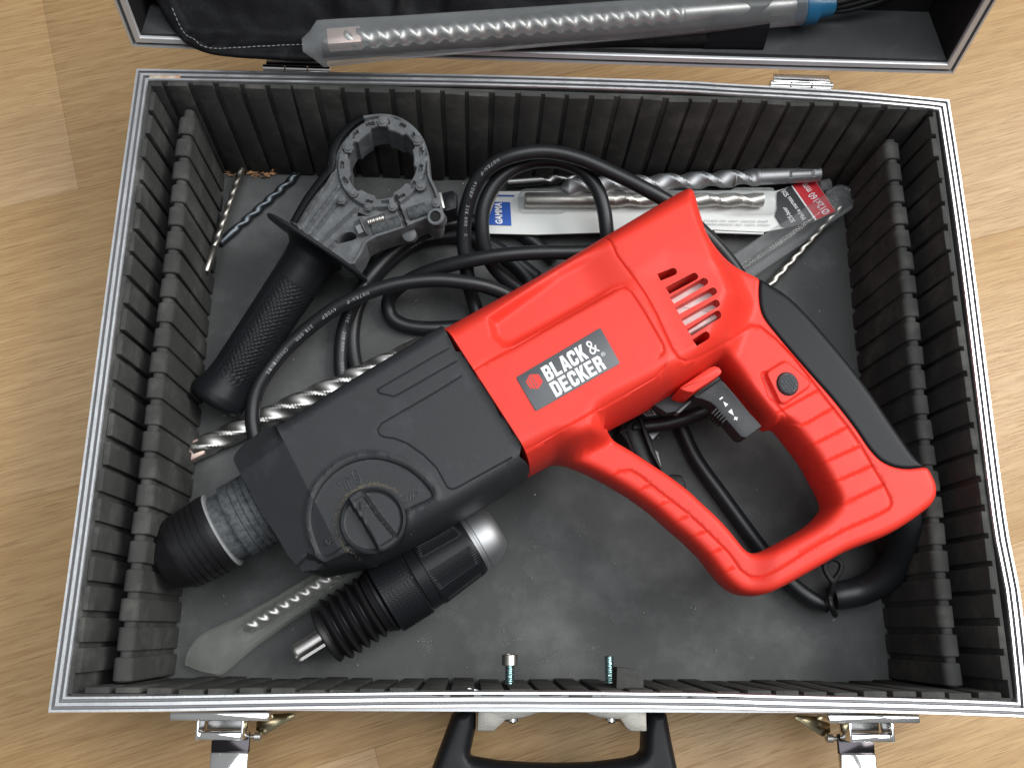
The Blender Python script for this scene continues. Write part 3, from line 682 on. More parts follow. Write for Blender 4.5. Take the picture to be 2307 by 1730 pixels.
panel = np.array(rounded(YZ([(1010, 800, 82), (1100, 757, 82), (1340, 622, 82), (1372, 622, 82), (1400, 660, 82), (1450, 750, 82), (1452, 790, 82), (1425, 815, 82), (1130, 985, 82)]), 3))
vent_dome = np.array(YZ([(1390, 600, 80), (1440, 560, 80), (1540, 590, 76), (1575, 640, 76), (1560, 720, 76), (1500, 760, 80), (1470, 790, 80)]))
pad = rounded(W2(tF([(622, 800), (748, 722), (918, 868), (722, 1008)]), 60), 3.2)
padhole = rounded(W2(tF([(585, 800), (640, 790), (720, 1010), (640, 960)]), 58), 3)
nat = lambda pts, z: W2(pts, z)
g_line = lambda l: np.array(l)
grooves = [
    (nat(tE([(1285, 1312), (1520, 1180), (2150, 825)]) + [(1500, 822)], 81), .5),
    (nat(tE([(980, 798), (1240, 655), (1500, 505), (1760, 355), (1890, 276), (1950, 265), (1995, 300), (2080, 430), (2160, 570), (2195, 630), (2200, 670), (2170, 700)]), 82), .45),
    (nat(tE([(842, 575), (905, 675), (980, 798)]), 82), .45),
    (nat([(1369, 533), (1389, 579), (1423, 624), (1452, 664), (1475, 705), (1512, 785), (1528, 808), (1548, 812), (1575, 802), (1627, 770), (1666, 745)], 80) + nat([(1688, 735), (1710, 737), (1745, 765), (1782, 803), (1825, 857), (1861, 904), (1905, 959), (1938, 1006), (1966, 1056), (1988, 1092), (2003, 1122), (2006, 1136), (1998, 1148), (1970, 1163), (1897, 1195), (1825, 1235), (1755, 1281), (1717, 1299), (1692, 1299), (1670, 1283), (1645, 1246), (1590, 1191), (1547, 1152), (1500, 1116), (1467, 1090), (1442, 1069), (1420, 1057), (1394, 1061), (1369, 1080)], 57), .5),
]
def rib(pts):
    q = np.array(nat(pts, 57)); q[0] = q[0] + nrm(q[0]-q[1])*5; return (q, .45)
grooves += [rib(tE([(1985, 1567), (2115, 1492)])), rib(tE([(2115, 1662), (2215, 1600)])), rib(tI([(38, 143), (143, 82)])), rib(tI([(120, 240), (250, 180)])), rib(tI([(232, 350), (347, 290)])), rib(tI([(320, 462), (432, 405)])),
            rib(tF([(718, 1040), (768, 1098), (832, 1132), (885, 1110), (1035, 1022)])), rib(tF([(720, 1035), (830, 975), (940, 912)])), rib(tF([(800, 1285), (880, 1268), (1122, 1142)])), rib(tF([(872, 1395), (960, 1370), (1202, 1260)])), rib(tF([(940, 1510), (1040, 1485), (1278, 1382)])), rib(tF([(1010, 1632), (1110, 1615), (1348, 1500)]))]
gseg = [(np.array(g), d) for g, d in grooves]
front_edge = np.array(front_l)
sm_a, sm_b = YZ([(1310, 505, 76), (1385, 610, 80)]); sgn_s = np.sign(side_of(np.array([scoop[2]]), sm_a, sm_b)[0])
def hdrill(p, gro=True):
    d = sdf(p, uz, [hole]); s = sdf(p, hous)
    arm = np.array(YZ([(1190, 960, 50), (1310, 930, 50), (1640, 1150, 50), (1640, 1330, 50), (1450, 1330, 50), (1150, 1050, 50)]))
    am = sstep(sdf(p, arm), -8, 6)
    k = np.clip((s + 13 - 10*am)/(25 - 15*am), 0, 1); k = k*k*(3-2*k)
    T = 58.5 + 23.5*k - (1-k)*3.0*am
    r = 13.5*k + (1-k)*12.5
    armk = (1-k)*am
    rr = r - 8.0*(1-k)
    z = ZM + (T-ZM)*roundp(d, rr, 2.3)
    sc_ = sdf(p, scoop); z = z - 5.4*sstep(sc_, -1.0, 5.0)*sstep(d, 3.5, 11)*sstep(np.abs(side_of(p, sm_a, sm_b))*(side_of(p, sm_a, sm_b)*sgn_s > 0), 0, 26)
    z = z + .5*sstep(sdf(p, panel), 0, .8)*k
    vd = sdf(p, vent_dome); z = z - 1.2*sstep(vd, -6, 6)*k
    if len(pad): z = z + 1.6*sstep(sdf(p, pad), -.7, .5) - 1.5*sstep(sdf(p, padhole), -.6, .8)*(1-sstep(sdf(p, pad), -.7, .5))
    # guard ledge above the trigger
    if gro:
        for g, dp in gseg: z = z - 1.7*dp*np.clip(1 - dist(p, seglist(g, False))/.68, 0, 1)
    gb = dist(p, seglist(gi, False)); z = z - .9*np.clip(1-gb/.9, 0, 1)
    # lip at the front of the red shell
    fe = dist(p, seglist(front_edge, False)); z = z + .35*sstep(fe, 3.2, 2.2) - .5*sstep(fe, .8, 0)
    return z
# ventilation slots
sl_px = [((1483, 628), (1523, 612)), ((1502, 658), (1570, 622)), ((1512, 680), (1592, 633)), ((1524, 703), (1612, 655)), ((1537, 729), (1619, 682)), ((1551, 752), (1624, 705)), ((1563, 775), (1597, 753))]
slots = []
def capsule(a, b, r):
    a = np.array(a); b = np.array(b); t = nrm(b-a); n = np.array([-t[1], t[0]]); out = []
    out += [a+n*r, a-n*r]
    for k in range(7): an = -math.pi/2 + math.pi*k/6; out.append(b - t*r + t*math.cos(an)*r + n*math.sin(an)*r)
    return np.array(out)
for a, b in sl_px: slots.append(capsule(P(a[0], a[1], 79)[:2], P(b[0], b[1], 79)[:2], 2.05))
relief('red_housing', red_poly, [hole] + slots, hdrill, M['red'], drill, sp=1.45, feats=[g for g, d in gseg] + [np.vstack([pad, pad[:1]]), np.vstack([padhole, padhole[:1]]), np.vstack([scoop, scoop[:1]])], fw=.6, zm=ZM, ang=60, dense=[(*P(1770, 868, 65)[:2], 16, .75), (*P(1555, 695, 79)[:2], 20, 1.0)])
relief('handle_grip', grip_poly, [], lambda p: hdrill(p, False) + .3, M['grip'], drill, sp=1.8, zm=ZM, ang=60)
# motor coil and shadowy interior seen through the slots
mb = MB(); cc_ = P(1555, 695, 74); e1 = nrm(np.append(np.array(P(1612, 655, 79)[:2]) - np.array(P(1524, 703, 79)[:2]), 0)); e2 = np.cross([0, 0, 1], e1)
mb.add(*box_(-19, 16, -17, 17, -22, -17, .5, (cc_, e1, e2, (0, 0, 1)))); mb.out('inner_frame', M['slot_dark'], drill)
mb = MB(); mb.add(*prism_(rounded([(-15, -11.5), (13, -11.5), (16, -4), (16, 8), (12, 12.5), (-13, 12.5)], 2), -16.5, -1.2, 2, (cc_, e1, e2, (0, 0, 1)))); mb.out('motor_coil', M['coil'], drill)
mb = MB(); mb.add(*box_(-12, -1, 17.2, 18.6, -9, 1.2, .3, (cc_, e1, e2, (0, 0, 1)))); mb.out('inner_clip', M['coil'], drill)

# black gearbox
gb_o = YZ([(951, 713, 57), (860, 768, 57), (735, 843, 57), (620, 915, 57), (565, 947, 56), (538, 966, 54), (525, 986, 50), (525, 1008, 42), (600, 1130, 38), (650, 1212, 36), (678, 1243, 35), (702, 1247, 34), (745, 1238, 34), (803, 1228, 34), (880, 1190, 34), (1000, 1122, 34), (1100, 1062, 34), (1140, 1032, 34)])
gb_union = np.array(gb_o + YZ([(1180, 1080, 34)]) + [tuple(np.array(gb_o[-1]) + (np.array(gb_o[-1])-np.array(gb_o[-3]))*1.0)] + [tuple(np.array(gb_o[0]) + (np.array(gb_o[0])-np.array(gb_o[2]))*.6)])
gb_union = np.array(gb_o + [tuple(np.array(gb_o[-1]) + nrm(np.array(gb_o[-1])-np.array(gb_o[-3]))*30), tuple(np.array(gb_o[0]) + nrm(np.array(gb_o[0])-np.array(gb_o[2]))*30)])
gb_poly = rounded(np.array(gb_o + YZ([(1118, 1000, 60), (1128, 950, 74), (1085, 850, 78), (1025, 765, 78), (985, 760, 78)])), [0, 0, 0, 0, 4, 5, 5, 4, 0, 0, 3, 3] + [0]*11, 4)
gz = gb_union.copy(); axn = nrm(np.array(gb_o[7]) - np.array(gb_o[0]))
for i in range(4, 11): gz[i] = gz[i] + nrm(np.array(gb_o[8]) - np.array(gb_o[-1]))*9.0
facet = W2(tV([(1050, 60), (1320, 590), (1290, 800), (1330, 1120), (1390, 1180)]), 79)       # ridge where the flat top ends
facet = np.array(facet)
up_a, up_b = W2(tV([(790, 390), (1110, 205)]), 72)
dial_c = np.array(P(*tV([(1835, 812)])[0], 84)[:2])
dial_r = 16.2
pl_c = np.array(P(*tV([(1868, 822)])[0], 80)[:2]); pl_r = 33.0
plate = [tuple(q) for q in W2(tV([(1440, 1115), (1370, 1010), (1330, 880), (1325, 760), (1370, 600), (1470, 460), (1620, 350), (1800, 300), (1960, 315), (2130, 385), (2260, 490), (2340, 600), (2310, 640), (2180, 700), (2110, 745), (2120, 850), (2080, 960), (2000, 1050), (1880, 1095), (1760, 1075), (1690, 1020), (1640, 1010)]), 79)]
plate = catmull(plate, 3, True)
gl = [W2(tE([(400, 912), (520, 945), (900, 745)]), 79)] if 0 else []
gb_groo = [(W2(tE([(855, 650), (780, 690), (410, 905), (420, 925), (515, 947), (560, 925), (905, 728)]), 79), .5),
           (W2(tE([(930, 825), (760, 930), (440, 1115), (415, 1150), (425, 1185), (455, 1200), (520, 1208), (600, 1240), (700, 1310), (780, 1390), (820, 1460), (850, 1515), (885, 1525), (920, 1510), (1250, 1328)]), 79), .55),
           (W2(tE([(1250, 1328)]) + tE([(1270, 1317)]), 79), .1)]
gb_groo = [(np.array(a), b) for a, b in gb_groo]
ledge = catmull(W2(tV([(1290, 1080), (1440, 1160), (1620, 1065), (1700, 1085), (1820, 1110), (1960, 1080), (2070, 1000), (2120, 900), (2140, 790), (2212, 720)]), 78), 3)
fr_a, fr_b = np.array(gb_o[7]), np.array(gb_o[9]); lgl = W2(tV([(1290, 1080), (1440, 1165), (1640, 1075), (1830, 1112), (2000, 1075), (2100, 970)]), 78)
def hgear(p):
    d = sdf(p, gz); T = 78.5
    fd = np.abs(side_of(p, fr_a, fr_b)); rr = 4.5 + 6.0*sstep(fd, 12, 34)
    z = ZM + (T-ZM)*roundp(d, rr, 2.7)
    # front facet dropping towards the chuck
    a, b = facet[0], facet[1]; s = side_of(p, a, b)                       # positive in front of the ridge
    s2 = side_of(p, facet[1], facet[1] + (facet[1]-facet[0]))
    drop = np.clip(s, 0, 60); zf = T - .30*drop
    z = np.minimum(z, zf)
    # upper corner facet
    u = side_of(p, up_b, up_a); c = np.clip(-u, -40, 40)
    z = np.minimum(z, zf - .5*np.clip(side_of(p, up_b, up_a), 0, 40)*sstep(s, 0, 1.2) + 1.5*sstep(-s, 0, 2))
    pd = sdf(p, plate); z = z - 1.5*sstep(pd, -.4, .7)
    below = inside(p, np.array(lgl + W2(tV([(2700, 900), (2400, 1500), (1300, 1500), (1200, 1200)]), 78)))
    z = z - 3.2*sstep(np.where(below, dist(p, seglist(np.array(lgl), False)), 0), .1, 1.4)*(1-sstep(p@np.array([1., 0]), P(870, 1200, 78)[0], P(915, 1180, 78)[0]))
    rg = np.abs(pd + 2.2); z = z + .9*np.clip(1-rg/2.0, 0, 1)*(1)
    z = z + .25*np.clip(1-np.abs(pd)/.5, 0, 1)
    for g, dp in gb_groo: z = z - dp*np.clip(1 - dist(p, seglist(g, False))/.6, 0, 1)
    return np.maximum(z, ZM)
def hgear2(p):
    sd_ = side_of(p, union[0], union[-1]); sd_ = sd_*np.sign(side_of(np.array([hous.mean(0)]), union[0], union[-1])[0]); z = hgear(p) - 3.5*sstep(sd_, .2, 1.6); d = sdf(p, gb_union); return np.where(d < .3, ZM + (z-ZM)*np.clip(d/.3, 0, 1)**.5, z)
plate_feats = [np.vstack([plate, plate[:1]])]
relief('gear_housing', gb_poly, [], hgear2, M['black_plastic'], drill, sp=1.6, feats=[g for g, d in gb_groo] + plate_feats + [np.array([facet[0] - (facet[1]-facet[0])*.3, facet[1] + (facet[1]-facet[0])*1.6]), np.array([up_a, up_b]), np.array(lgl)], fw=.55, zm=ZM, ang=32, rings=(.12, .35, .8, 1.5, 2.6, 4, 6, 8.5))
# tilted front block edge below the dial
# mode dial
mb = MB(); dz = 76.2
mb.add(*lathe_([(0, dial_r+1.6), (1.4, dial_r+1.4), (1.6, dial_r+.3), (1.0, dial_r-.1)], (*dial_c, dz), (0, 0, 1), 64)); mb.out('dial_collar', M['black_plastic'], drill)
dl = bpy.data.objects.new('mode_dial', None); COL.objects.link(dl); dl.parent = drill; ROOT[dl] = ROOT[drill].copy()
ang0 = math.atan2(*( (np.array(P(*tV([(1700, 640)])[0], 84)) - np.array(P(*tV([(1920, 1020)])[0], 84)) )[[1, 0]]))
circ = np.array([(dial_c[0]+dial_r*math.cos(a), dial_c[1]+dial_r*math.sin(a)) for a in np.linspace(0, 2*math.pi, 72, endpoint=False)])
ux = np.array([math.cos(ang0), math.sin(ang0)]); uy = np.array([-ux[1], ux[0]])
def hdial(p):
    q = p - dial_c; a = q@ux; b = q@uy; rr = np.hypot(a, b)
    w = 4.3 + 1.6*((a)/dial_r)**2*0 + 1.5*np.clip(-a/dial_r, 0, 1)          # grip bar flares at the tail
    off = -.018*(a**2)*0 + 1.0*np.sin((a/dial_r)*1.2)
    t = np.abs(b - off) - w
    z = 80.2 + 4.6*sstep(-t, -.7, .9) 
    z = z - 2.2*sstep(rr, 0, dial_r)*sstep(t, 0, 2)*0 + 1.8*sstep(rr, dial_r-2.6, dial_r-1.0)*(t > 0)
    inner = np.maximum(np.abs(b-off)-(w-1.3), np.abs(a+.5)-(dial_r-3.4)); z = z - .7*sstep(-inner, -.25, .35)
    tri = np.maximum.reduce([a-11.0, -(a-6.5)-0, np.abs(b-off)-(11-a)*.55]); z = z + .5*sstep(-tri, -.1, .35)
    return z - 1.0*sstep(rr, dial_r-.8, dial_r)
relief('dial_knob', circ, [], hdial, M['black_plastic'], dl, sp=.62, zm=None, floor=75.5, rings=(.15, .5, 1, 1.6), ang=40)
# raised pictograms round the dial
def picto(center, strokes, z, w=.55, sc_=1.0, rot=0, m='black_plastic'):
    mb = MB(); c, s = math.cos(rot), math.sin(rot)
    for st_ in strokes:
        p = [np.array([center[0] + sc_*(x*c - y*s), center[1] + sc_*(x*s + y*c), z]) for x, y in st_]
        mb.add(*tube_(resample(p, 1.0), w/2, 6))
    o = mb.out('dial_symbol', M[m], drill); o['kind'] = 'stuff' if 0 else ''; del o['kind']; return o
M['sym'] = mat('worn_symbol', (.05, .055, .06), .45)
hm = [(-3.5, 0), (-3.5, 2.2), (-1, 2.8), (2.5, 2.2), (3, 1), (1, .8), (1, -4.5), (-.8, -4.5), (-.8, .6), (-3.5, 0)]
bt = [(-5, 0), (-4, 1.5), (3, 1.5), (5, 0), (3, -1.5), (-4, -1.5), (-5, 0)]
zpl = 77.3
c1 = P(*tV([(1615, 505)])[0], zpl); picto(c1, [hm], zpl, .5, .95, rad(28), 'sym')
c1 = P(*tV([(1705, 455)])[0], zpl); picto(c1, [bt, [(-3, -1.4), (-1, 1.4)], [(-.5, -1.4), (1.5, 1.4)]], zpl, .45, .85, rad(118), 'sym')
c1 = P(*tV([(2155, 625)])[0], zpl); picto(c1, [bt, [(-3, -1.4), (-1.5, 1.4)], [(-1, -1.4), (.5, 1.4)], [(1, -1.4), (2.5, 1.4)]], zpl, .45, .9, rad(30), 'sym')
c1 = P(*tV([(1515, 980)])[0], zpl); picto(c1, [[(-4, 1.6), (-4, -1.2), (-2.6, -1.2), (-2.6, .2), (4, .2), (4, 1.6), (-4, 1.6)]], zpl, .45, .85, rad(28), 'sym')
# sawdust ring packed round the dial
M['sawdust'] = mat('sawdust', (.20, .17, .13), .95, var=.4, vs=900, bump=.8, bs=2500)
mb = MB()
for i in range(800):
    a = random.gauss(2.0, .75) if i % 4 else random.gauss(3.9, .25); rr = dial_r + 1.5 + abs(random.gauss(0, .9)); s = random.uniform(.12, .34)
    x, y = dial_c[0]+rr*math.cos(a), dial_c[1]+rr*math.sin(a); z = float(hgear(np.array([[x, y]]))[0])
    mb.add([(x-s, y-s*.5, z), (x+s, y-s, z), (x, y+s, z), (x, y, z+s*.9)], [(0, 1, 3), (1, 2, 3), (2, 0, 3), (0, 2, 1)])
o = mb.out('caked_sawdust', M['sawdust'], drill); o['kind'] = 'stuff'

# collar and chuck
ax_a = P(*tV([(590, 900)])[0], ZM); ax_b = P(*tV([(590+870, 900-500)])[0], ZM); axd = nrm(ax_a - ax_b)            # points to the nose
mm = lambda pt: float(np.dot(P(*pt, ZM) - ax_a, axd))
mb = MB(); prof = []
def ridg(s, r, t): return r + .35*(math.sin(s*2.4) > .2)
mb.add(*lathe_([(-42, 17), (-34, 20.2), (-29.5, 20.9), (-28, 20.2), (-27.4, 20.9), (-25, 20.9), (-24.4, 20.3), (-24, 20.9), (-21.6, 20.9), (-21, 20.3), (-20.6, 20.9), (-18, 20.9), (-17.4, 20.3), (-17, 20.9), (-14.2, 20.9), (-13.6, 20.4), (-13.0, 20.9), (-9, 20.9), (-8.3, 20.4), (-8, 18.6), (0, 18.4), (3, 18.0)], ax_a, axd, 64))
mb.out('chuck_collar', M['dusty'], drill)
mb = MB(); mb.add(*lathe_([(-1.0, 19.6), (-.9, 20.9), (-.5, 21.3), (0, 21.4), (.3, 21.2), (.2, 19.4)], ax_a, axd, 64)); mb.out('chuck_ring', M['seal'], drill)
bp_ = [(.0, 19), (.2, 21.3), (2, 21.6)]
for k in range(5): s = 3.2+k*3.6; bp_ += [(s, 21.7-k*.28), (s+2.6, 21.5-k*.28), (s+2.8, 20.8-k*.28), (s+3.4, 20.8-k*.28)]
bp_ += [(21.4, 20.2), (24, 19.9), (24.6, 19.5), (33, 15.2), (34.3, 14.2), (34.8, 12.5), (34.8, 9), (30, 6)]
mb = MB(); mb.add(*lathe_(bp_, ax_a, axd, 64)); mb.out('chuck_sleeve', M['rubber'], drill)

# label with the maker's name
zl = 82.85
lb = [P(*q, zl) for q in tE([(1278, 830), (1805, 520), (1928, 742), (1402, 1042)])]
V, F = prism_(rounded([p[:2] for p in lb], 1.2, 4), zl-.6, zl, .1); mesh('name_label', V, F, M['label_grey'], drill)
zt_ = zl + .06
GL_ = {'L': [[(0,0),(.36,0),(.36,1),(0,1)], [(.36,0),(.9,0),(.9,.2),(.36,.2)]],
 'E': [[(0,0),(.36,0),(.36,1),(0,1)], [(.36,0),(.92,0),(.92,.2),(.36,.2)], [(.36,.4),(.84,.4),(.84,.6),(.36,.6)], [(.36,.8),(.92,.8),(.92,1),(.36,1)]],
 'D': [[(0,0),(.36,0),(.36,1),(0,1)], [(.36,0),(.7,0),(.97,.18),(.97,.82),(.7,1),(.36,1),(.36,.8),(.58,.8),(.62,.75),(.62,.25),(.58,.2),(.36,.2)]],
 'B': [[(0,0),(.36,0),(.36,1),(0,1)], [(.36,0),(.78,0),(.97,.15),(.97,.4),(.86,.5),(.97,.6),(.97,.85),(.78,1),(.36,1),(.36,.8),(.6,.8),(.6,.6),(.36,.6),(.36,.42),(.6,.42),(.6,.2),(.36,.2)]],
 'R': [[(0,0),(.36,0),(.36,1),(0,1)], [(.36,1),(.78,1),(.97,.85),(.97,.6),(.86,.5),(.96,.38),(.99,0),(.63,0),(.6,.36),(.52,.4),(.36,.4),(.36,.6),(.6,.6),(.6,.8),(.36,.8)]],
 'C': [[(.97,.62),(.97,.84),(.77,1),(.2,1),(0,.84),(0,.16),(.2,0),(.77,0),(.97,.16),(.97,.38),(.63,.38),(.63,.22),(.36,.22),(.36,.78),(.63,.78),(.63,.62)]],
 'A': [[(-.03,0),(.3,1),(.5,1),(.5,.76),(.42,.38),(.5,.38),(.5,.18),(.38,.18),(.33,0)], [(1.03,0),(.7,1),(.5,1),(.5,.76),(.58,.38),(.5,.38),(.5,.18),(.62,.18),(.67,0)]],
 'K': [[(0,0),(.36,0),(.36,1),(0,1)], [(.36,.36),(.36,.62),(.62,1),(1.02,1),(.68,.54),(1.05,0),(.66,0),(.44,.36)]]}
def block(word, BL, BR, TL):
    n = len(word); wd = (BR-BL)/(n - .06*0); up = TL-BL
    for i, ch in enumerate(word):
        mb = MB()
        for poly in GL_[ch]: mb.add([BL + wd*(i + x*.90) + up*y for x, y in poly], [tuple(range(len(poly)))])
        mb.out('label_letter', M['white'], drill, smooth=False)
block('BLACK', *[P(*q, zt_) for q in tE([(1478, 858), (1738, 705), (1430, 772)])])
block('DECKER', *[P(*q, zt_) for q in tE([(1530, 955), (1850, 770), (1482, 869)])])
L0 = [P(*q, zt_) for q in tE([(1752, 694), (1805, 664), (1700, 618)])]
fit_text('label_print', '&', *L0, M['white'], drill, bold=.0)
L0 = [P(*q, zt_) for q in tE([(1815, 703), (1840, 690), (1803, 680)])]
fit_text('label_print', '\u00ae', *L0, M['white'], drill)
hc = P(*tE([(1393, 855)])[0], zt_); er = nrm(lb[1]-lb[0]); eu = np.cross([0, 0, 1], er); rh = 55/2.765/4.6
hexp = [hc + er*rh*math.sin(a) *1.0 + eu*rh*math.cos(a) for a in np.arange(6)*math.pi/3]
mesh('label_logo', hexp, [tuple(range(6))], M['red_print'], drill, smooth=False)
mb = MB()
for k in range(3):
    x = -rh*.62 + k*rh*.34; p0 = hc + er*x + [0, 0, .1]; hh_ = rh*(.93 - abs(x)/rh*.5); mb.add([p0-eu*hh_-er*.14, p0-eu*hh_+er*.14, p0+eu*hh_+er*.14, p0+eu*hh_-er*.14], [(0, 1, 2, 3)]); mb.out('label_logo_line', M['label_grey'], drill, smooth=False); mb = MB()

# trigger, its speed wheel, signs
tp = W2(tU([(1180, 505), (1250, 470), (1400, 370), (1505, 300), (1560, 340), (1700, 500), (1880, 720), (2035, 885), (1830, 1035), (1760, 1010), (1640, 870), (1540, 760), (1450, 640), (1390, 590), (1280, 545), (1200, 530)]), 56)
tr = bpy.data.objects.new('trigger', None); COL.objects.link(tr); tr.parent = drill; ROOT[tr] = ROOT[drill].copy()
tpol = rounded(tp, [1, 0, 0, .6, 0, 0, 0, 1.2, 2.5, 1, 0, 0, 0, 0, 0, 0], 4)
mb = MB(); mb.add(*prism_(tpol, 43, 56, .7)); mb.out('trigger_blade', M['black_plastic'], tr)
wc = P(*tU([(1515, 728)])[0], 57); wd = nrm(np.append(np.array(P(*tU([(1600, 780)])[0], 50)[:2]) - np.array(P(*tU([(1450, 650)])[0], 50)[:2]), 0)); wp = np.cross([0, 0, 1], wd)
for k in range(5):
    c = wc + wd*(k-2)*1.75
    mb = MB(); mb.add(*box_(-.55, .55, -2.4, 1.8, -8, 1.6, .3, (c - wp*1.6, wd, wp, (0, 0, 1)))); mb.out('speed_wheel_rib', M['rubber'], tr)
zz = 56.1
mb = MB(); q = [P(*x_, zz) for x_ in tU([(1495, 545), (1535, 515), (1545, 530), (1505, 558)])]; mb.add(q, [(0, 1, 2, 3)]); mb.out('trigger_print', M['white'], tr, smooth=False)
mb = MB(); q = [P(*x_, zz) for x_ in tU([(1545, 575), (1608, 612), (1572, 645)])]; mb.add(q, [(0, 1, 2)]); mb.out('trigger_print', M['white'], tr, smooth=False)
mb = MB(); q = [P(*x_, zz) for x_ in tU([(1605, 705), (1650, 668), (1678, 752)])]; mb.add(q, [(0, 1, 2)]); mb.out('trigger_print', M['white'], tr, smooth=False)
pc = P(*tU([(1702, 788)])[0], zz); a1 = nrm(P(*tU([(1730, 770)])[0], zz)-pc); a2 = np.cross([0, 0, 1], a1)
pl = [(-.35, -1.1), (.35, -1.1), (.35, -.35), (1.1, -.35), (1.1, .35), (.35, .35), (.35, 1.1), (-.35, 1.1), (-.35, .35), (-1.1, .35), (-1.1, -.35), (-.35, -.35)]
mesh('trigger_print', [pc+a1*x+a2*y for x, y in pl], [tuple(range(12))], M['white'], tr, smooth=False)
mb = MB(); q = W2(tU([(1170, 500), (1195, 515), (1420, 360), (1505, 295), (1490, 262), (1380, 330)]), 57); mb.add(*prism_(q, 40, 57.0, .3)); mb.out('trigger_hinge', M['grip'], tr)
# red ledge over the trigger
q = W2(tU([(985, 415), (1380, 150), (1440, 130), (1500, 150), (1540, 205), (1500, 250), (1170, 465), (1090, 455)]), 66)
mb = MB(); mb.add(*prism_(rounded(q, [1, 0, 2, 2, 2, 1, 2, 2], 3), 44, 66, 1.0)); mb.out('trigger_guard', M['red'], drill)
# dark inner parts behind the trigger
q = W2(tU([(650, 600), (900, 460), (1040, 505), (1150, 500), (1160, 560), (980, 700), (840, 720)]), 44)
mb = MB(); mb.add(*prism_(q, 36, 44, .6)); mb.out('switch_case', M['black_plastic'], drill)
q = W2(tU([(955, 715), (1150, 540), (1165, 570), (1000, 720)]), 47); mb = MB(); mb.add(*prism_(q, 40, 47, .3)); mb.out('switch_lever', M['grey_plastic'], drill)
# lock-on button, ribbed oval
bc = P(*tF([(765, 865)])[0], 62); be = nrm(np.append(np.array(P(*tF([(795, 925)])[0], 65)[:2]) - bc[:2], 0)); bf = np.cross([0, 0, 1], be)
ov = [bc[:2] + (be*6.0*math.cos(a) + bf*5.2*math.sin(a))[:2] for a in np.linspace(0, 2*math.pi, 36, endpoint=False)]
dirr = nrm(np.append(np.array(P(*tF([(830, 875)])[0], 65)[:2]) - np.array(P(*tF([(700, 895)])[0], 65)[:2]), 0))[:2]; pr2 = np.array([-dirr[1], dirr[0]])
def hbut(p): q = (p-bc[:2]); d = sdf(p, ov); return 60.2 + 2.0*roundp(d, 2.0) + .35*np.sin(q@pr2*2*math.pi/1.25)*sstep(d, .6, 1.2)
relief('lock_button', np.array(ov), [], hbut, M['label_grey'], drill, sp=.33, floor=57, rings=(.15, .4, .8), ang=60, bstep=.5)
mb = MB(); mb.add(*prism_([bc[:2] + (be*6.5*math.cos(a) + bf*5.7*math.sin(a))[:2] for a in np.linspace(0, 2*math.pi, 36, endpoint=False)], 56, 60.5, .25)); mb.out('button_seat', M['slot_dark'], drill)

LEAN = None; P = P_world
# ------------------------------------------------------------------ power cord
cord = bpy.data.objects.new('power_cord', None); COL.objects.link(cord); cord.parent = drill; ROOT[cord] = ROOT[drill].copy()
RC = 4.35
def YP(l): return np.array([P(u*1.0429, v*1.0429, z) for u, v, z in l])
def NP(l): return np.array([P(u, v, z) for u, v, z in l])
def cable(pts, name='cord_run', r=RC):
    p = resample(catmull(pts, 8), 3.0)
    mb = MB(); mb.add(*tube_(p, r, 18)); mb.out(name, M['cable'], cord, ang=60); return p
cA = cable(YP([(590, 1010, 10), (562, 985, 12), (552, 950, 14), (545, 905, 16), (551, 855, 18), (574, 808, 20), (612, 760, 22), (663, 712, 25), (722, 668, 30), (790, 634, 34), (862, 613, 36), (940, 605, 36), (1010, 611, 34), (1062, 623, 30), (1110, 645, 26), (1180, 690, 22)]))
cB = cable(YP([(760, 880, 8), (740, 820, 6), (736, 770, 7), (742, 715, 8), (762, 660, 14), (793, 608, 19), (835, 558, 19), (885, 518, 18), (935, 493, 15), (985, 482, 9), (1050, 480, 7), (1120, 500, 6), (1200, 560, 6)]))
cB2 = cable(YP([(795, 850, 6), (772, 800, 6), (762, 750, 6), (764, 700, 6), (778, 650, 6), (810, 600, 6), (850, 560, 6), (900, 525, 6), (950, 512, 6), (1010, 512, 6), (1080, 540, 6), (1160, 600, 6)]))
cE = cable(YP([(1330, 540, 38), (1240, 545, 38), (1160, 546, 40), (1080, 552, 40), (1000, 566, 36), (935, 584, 29), (880, 608, 20), (846, 636, 12), (838, 662, 8), (848, 688, 6), (880, 704, 5), (930, 709, 5), (1010, 705, 5), (1100, 700, 6)]))
cC = cable(YP([(1120, 800, 6), (1048, 712, 7), (1024, 655, 10), (1011, 600, 20), (1004, 545, 28), (1002, 490, 36), (1010, 440, 44), (1030, 392, 52), (1064, 357, 58), (1115, 335, 62), (1180, 328, 62), (1250, 342, 60), (1325, 374, 57), (1400, 412, 54), (1460, 448, 49), (1515, 498, 42), (1562, 548, 36), (1600, 600, 30), (1640, 680, 20), (1680, 760, 10)]))
cD = cable(YP([(1300, 750, 5), (1200, 690, 7), (1140, 640, 10), (1085, 597, 18), (1054, 555, 26), (1042, 505, 34), (1044, 452, 40), (1064, 406, 44), (1100, 370, 47), (1150, 350, 47), (1205, 349, 47), (1255, 368, 47), (1288, 405, 46), (1304, 450, 44), (1311, 500, 40), (1318, 560, 32), (1330, 640, 20)]))
cF = cable(YP([(1030, 520, 6), (1100, 560, 6), (1145, 610, 6), (1180, 680, 5)]))
cG = cable(YP([(1400, 780, 12), (1440, 850, 10), (1470, 918, 9), (1503, 990, 8), (1560, 1070, 8), (1630, 1165, 8), (1690, 1240, 9), (1745, 1288, 11), (1790, 1308, 12)]))
cH = cable(YP([(1352, 925, 20), (1400, 920, 22), (1450, 912, 24), (1510, 893, 26), (1570, 862, 24), (1640, 800, 22), (1680, 700, 20)]))
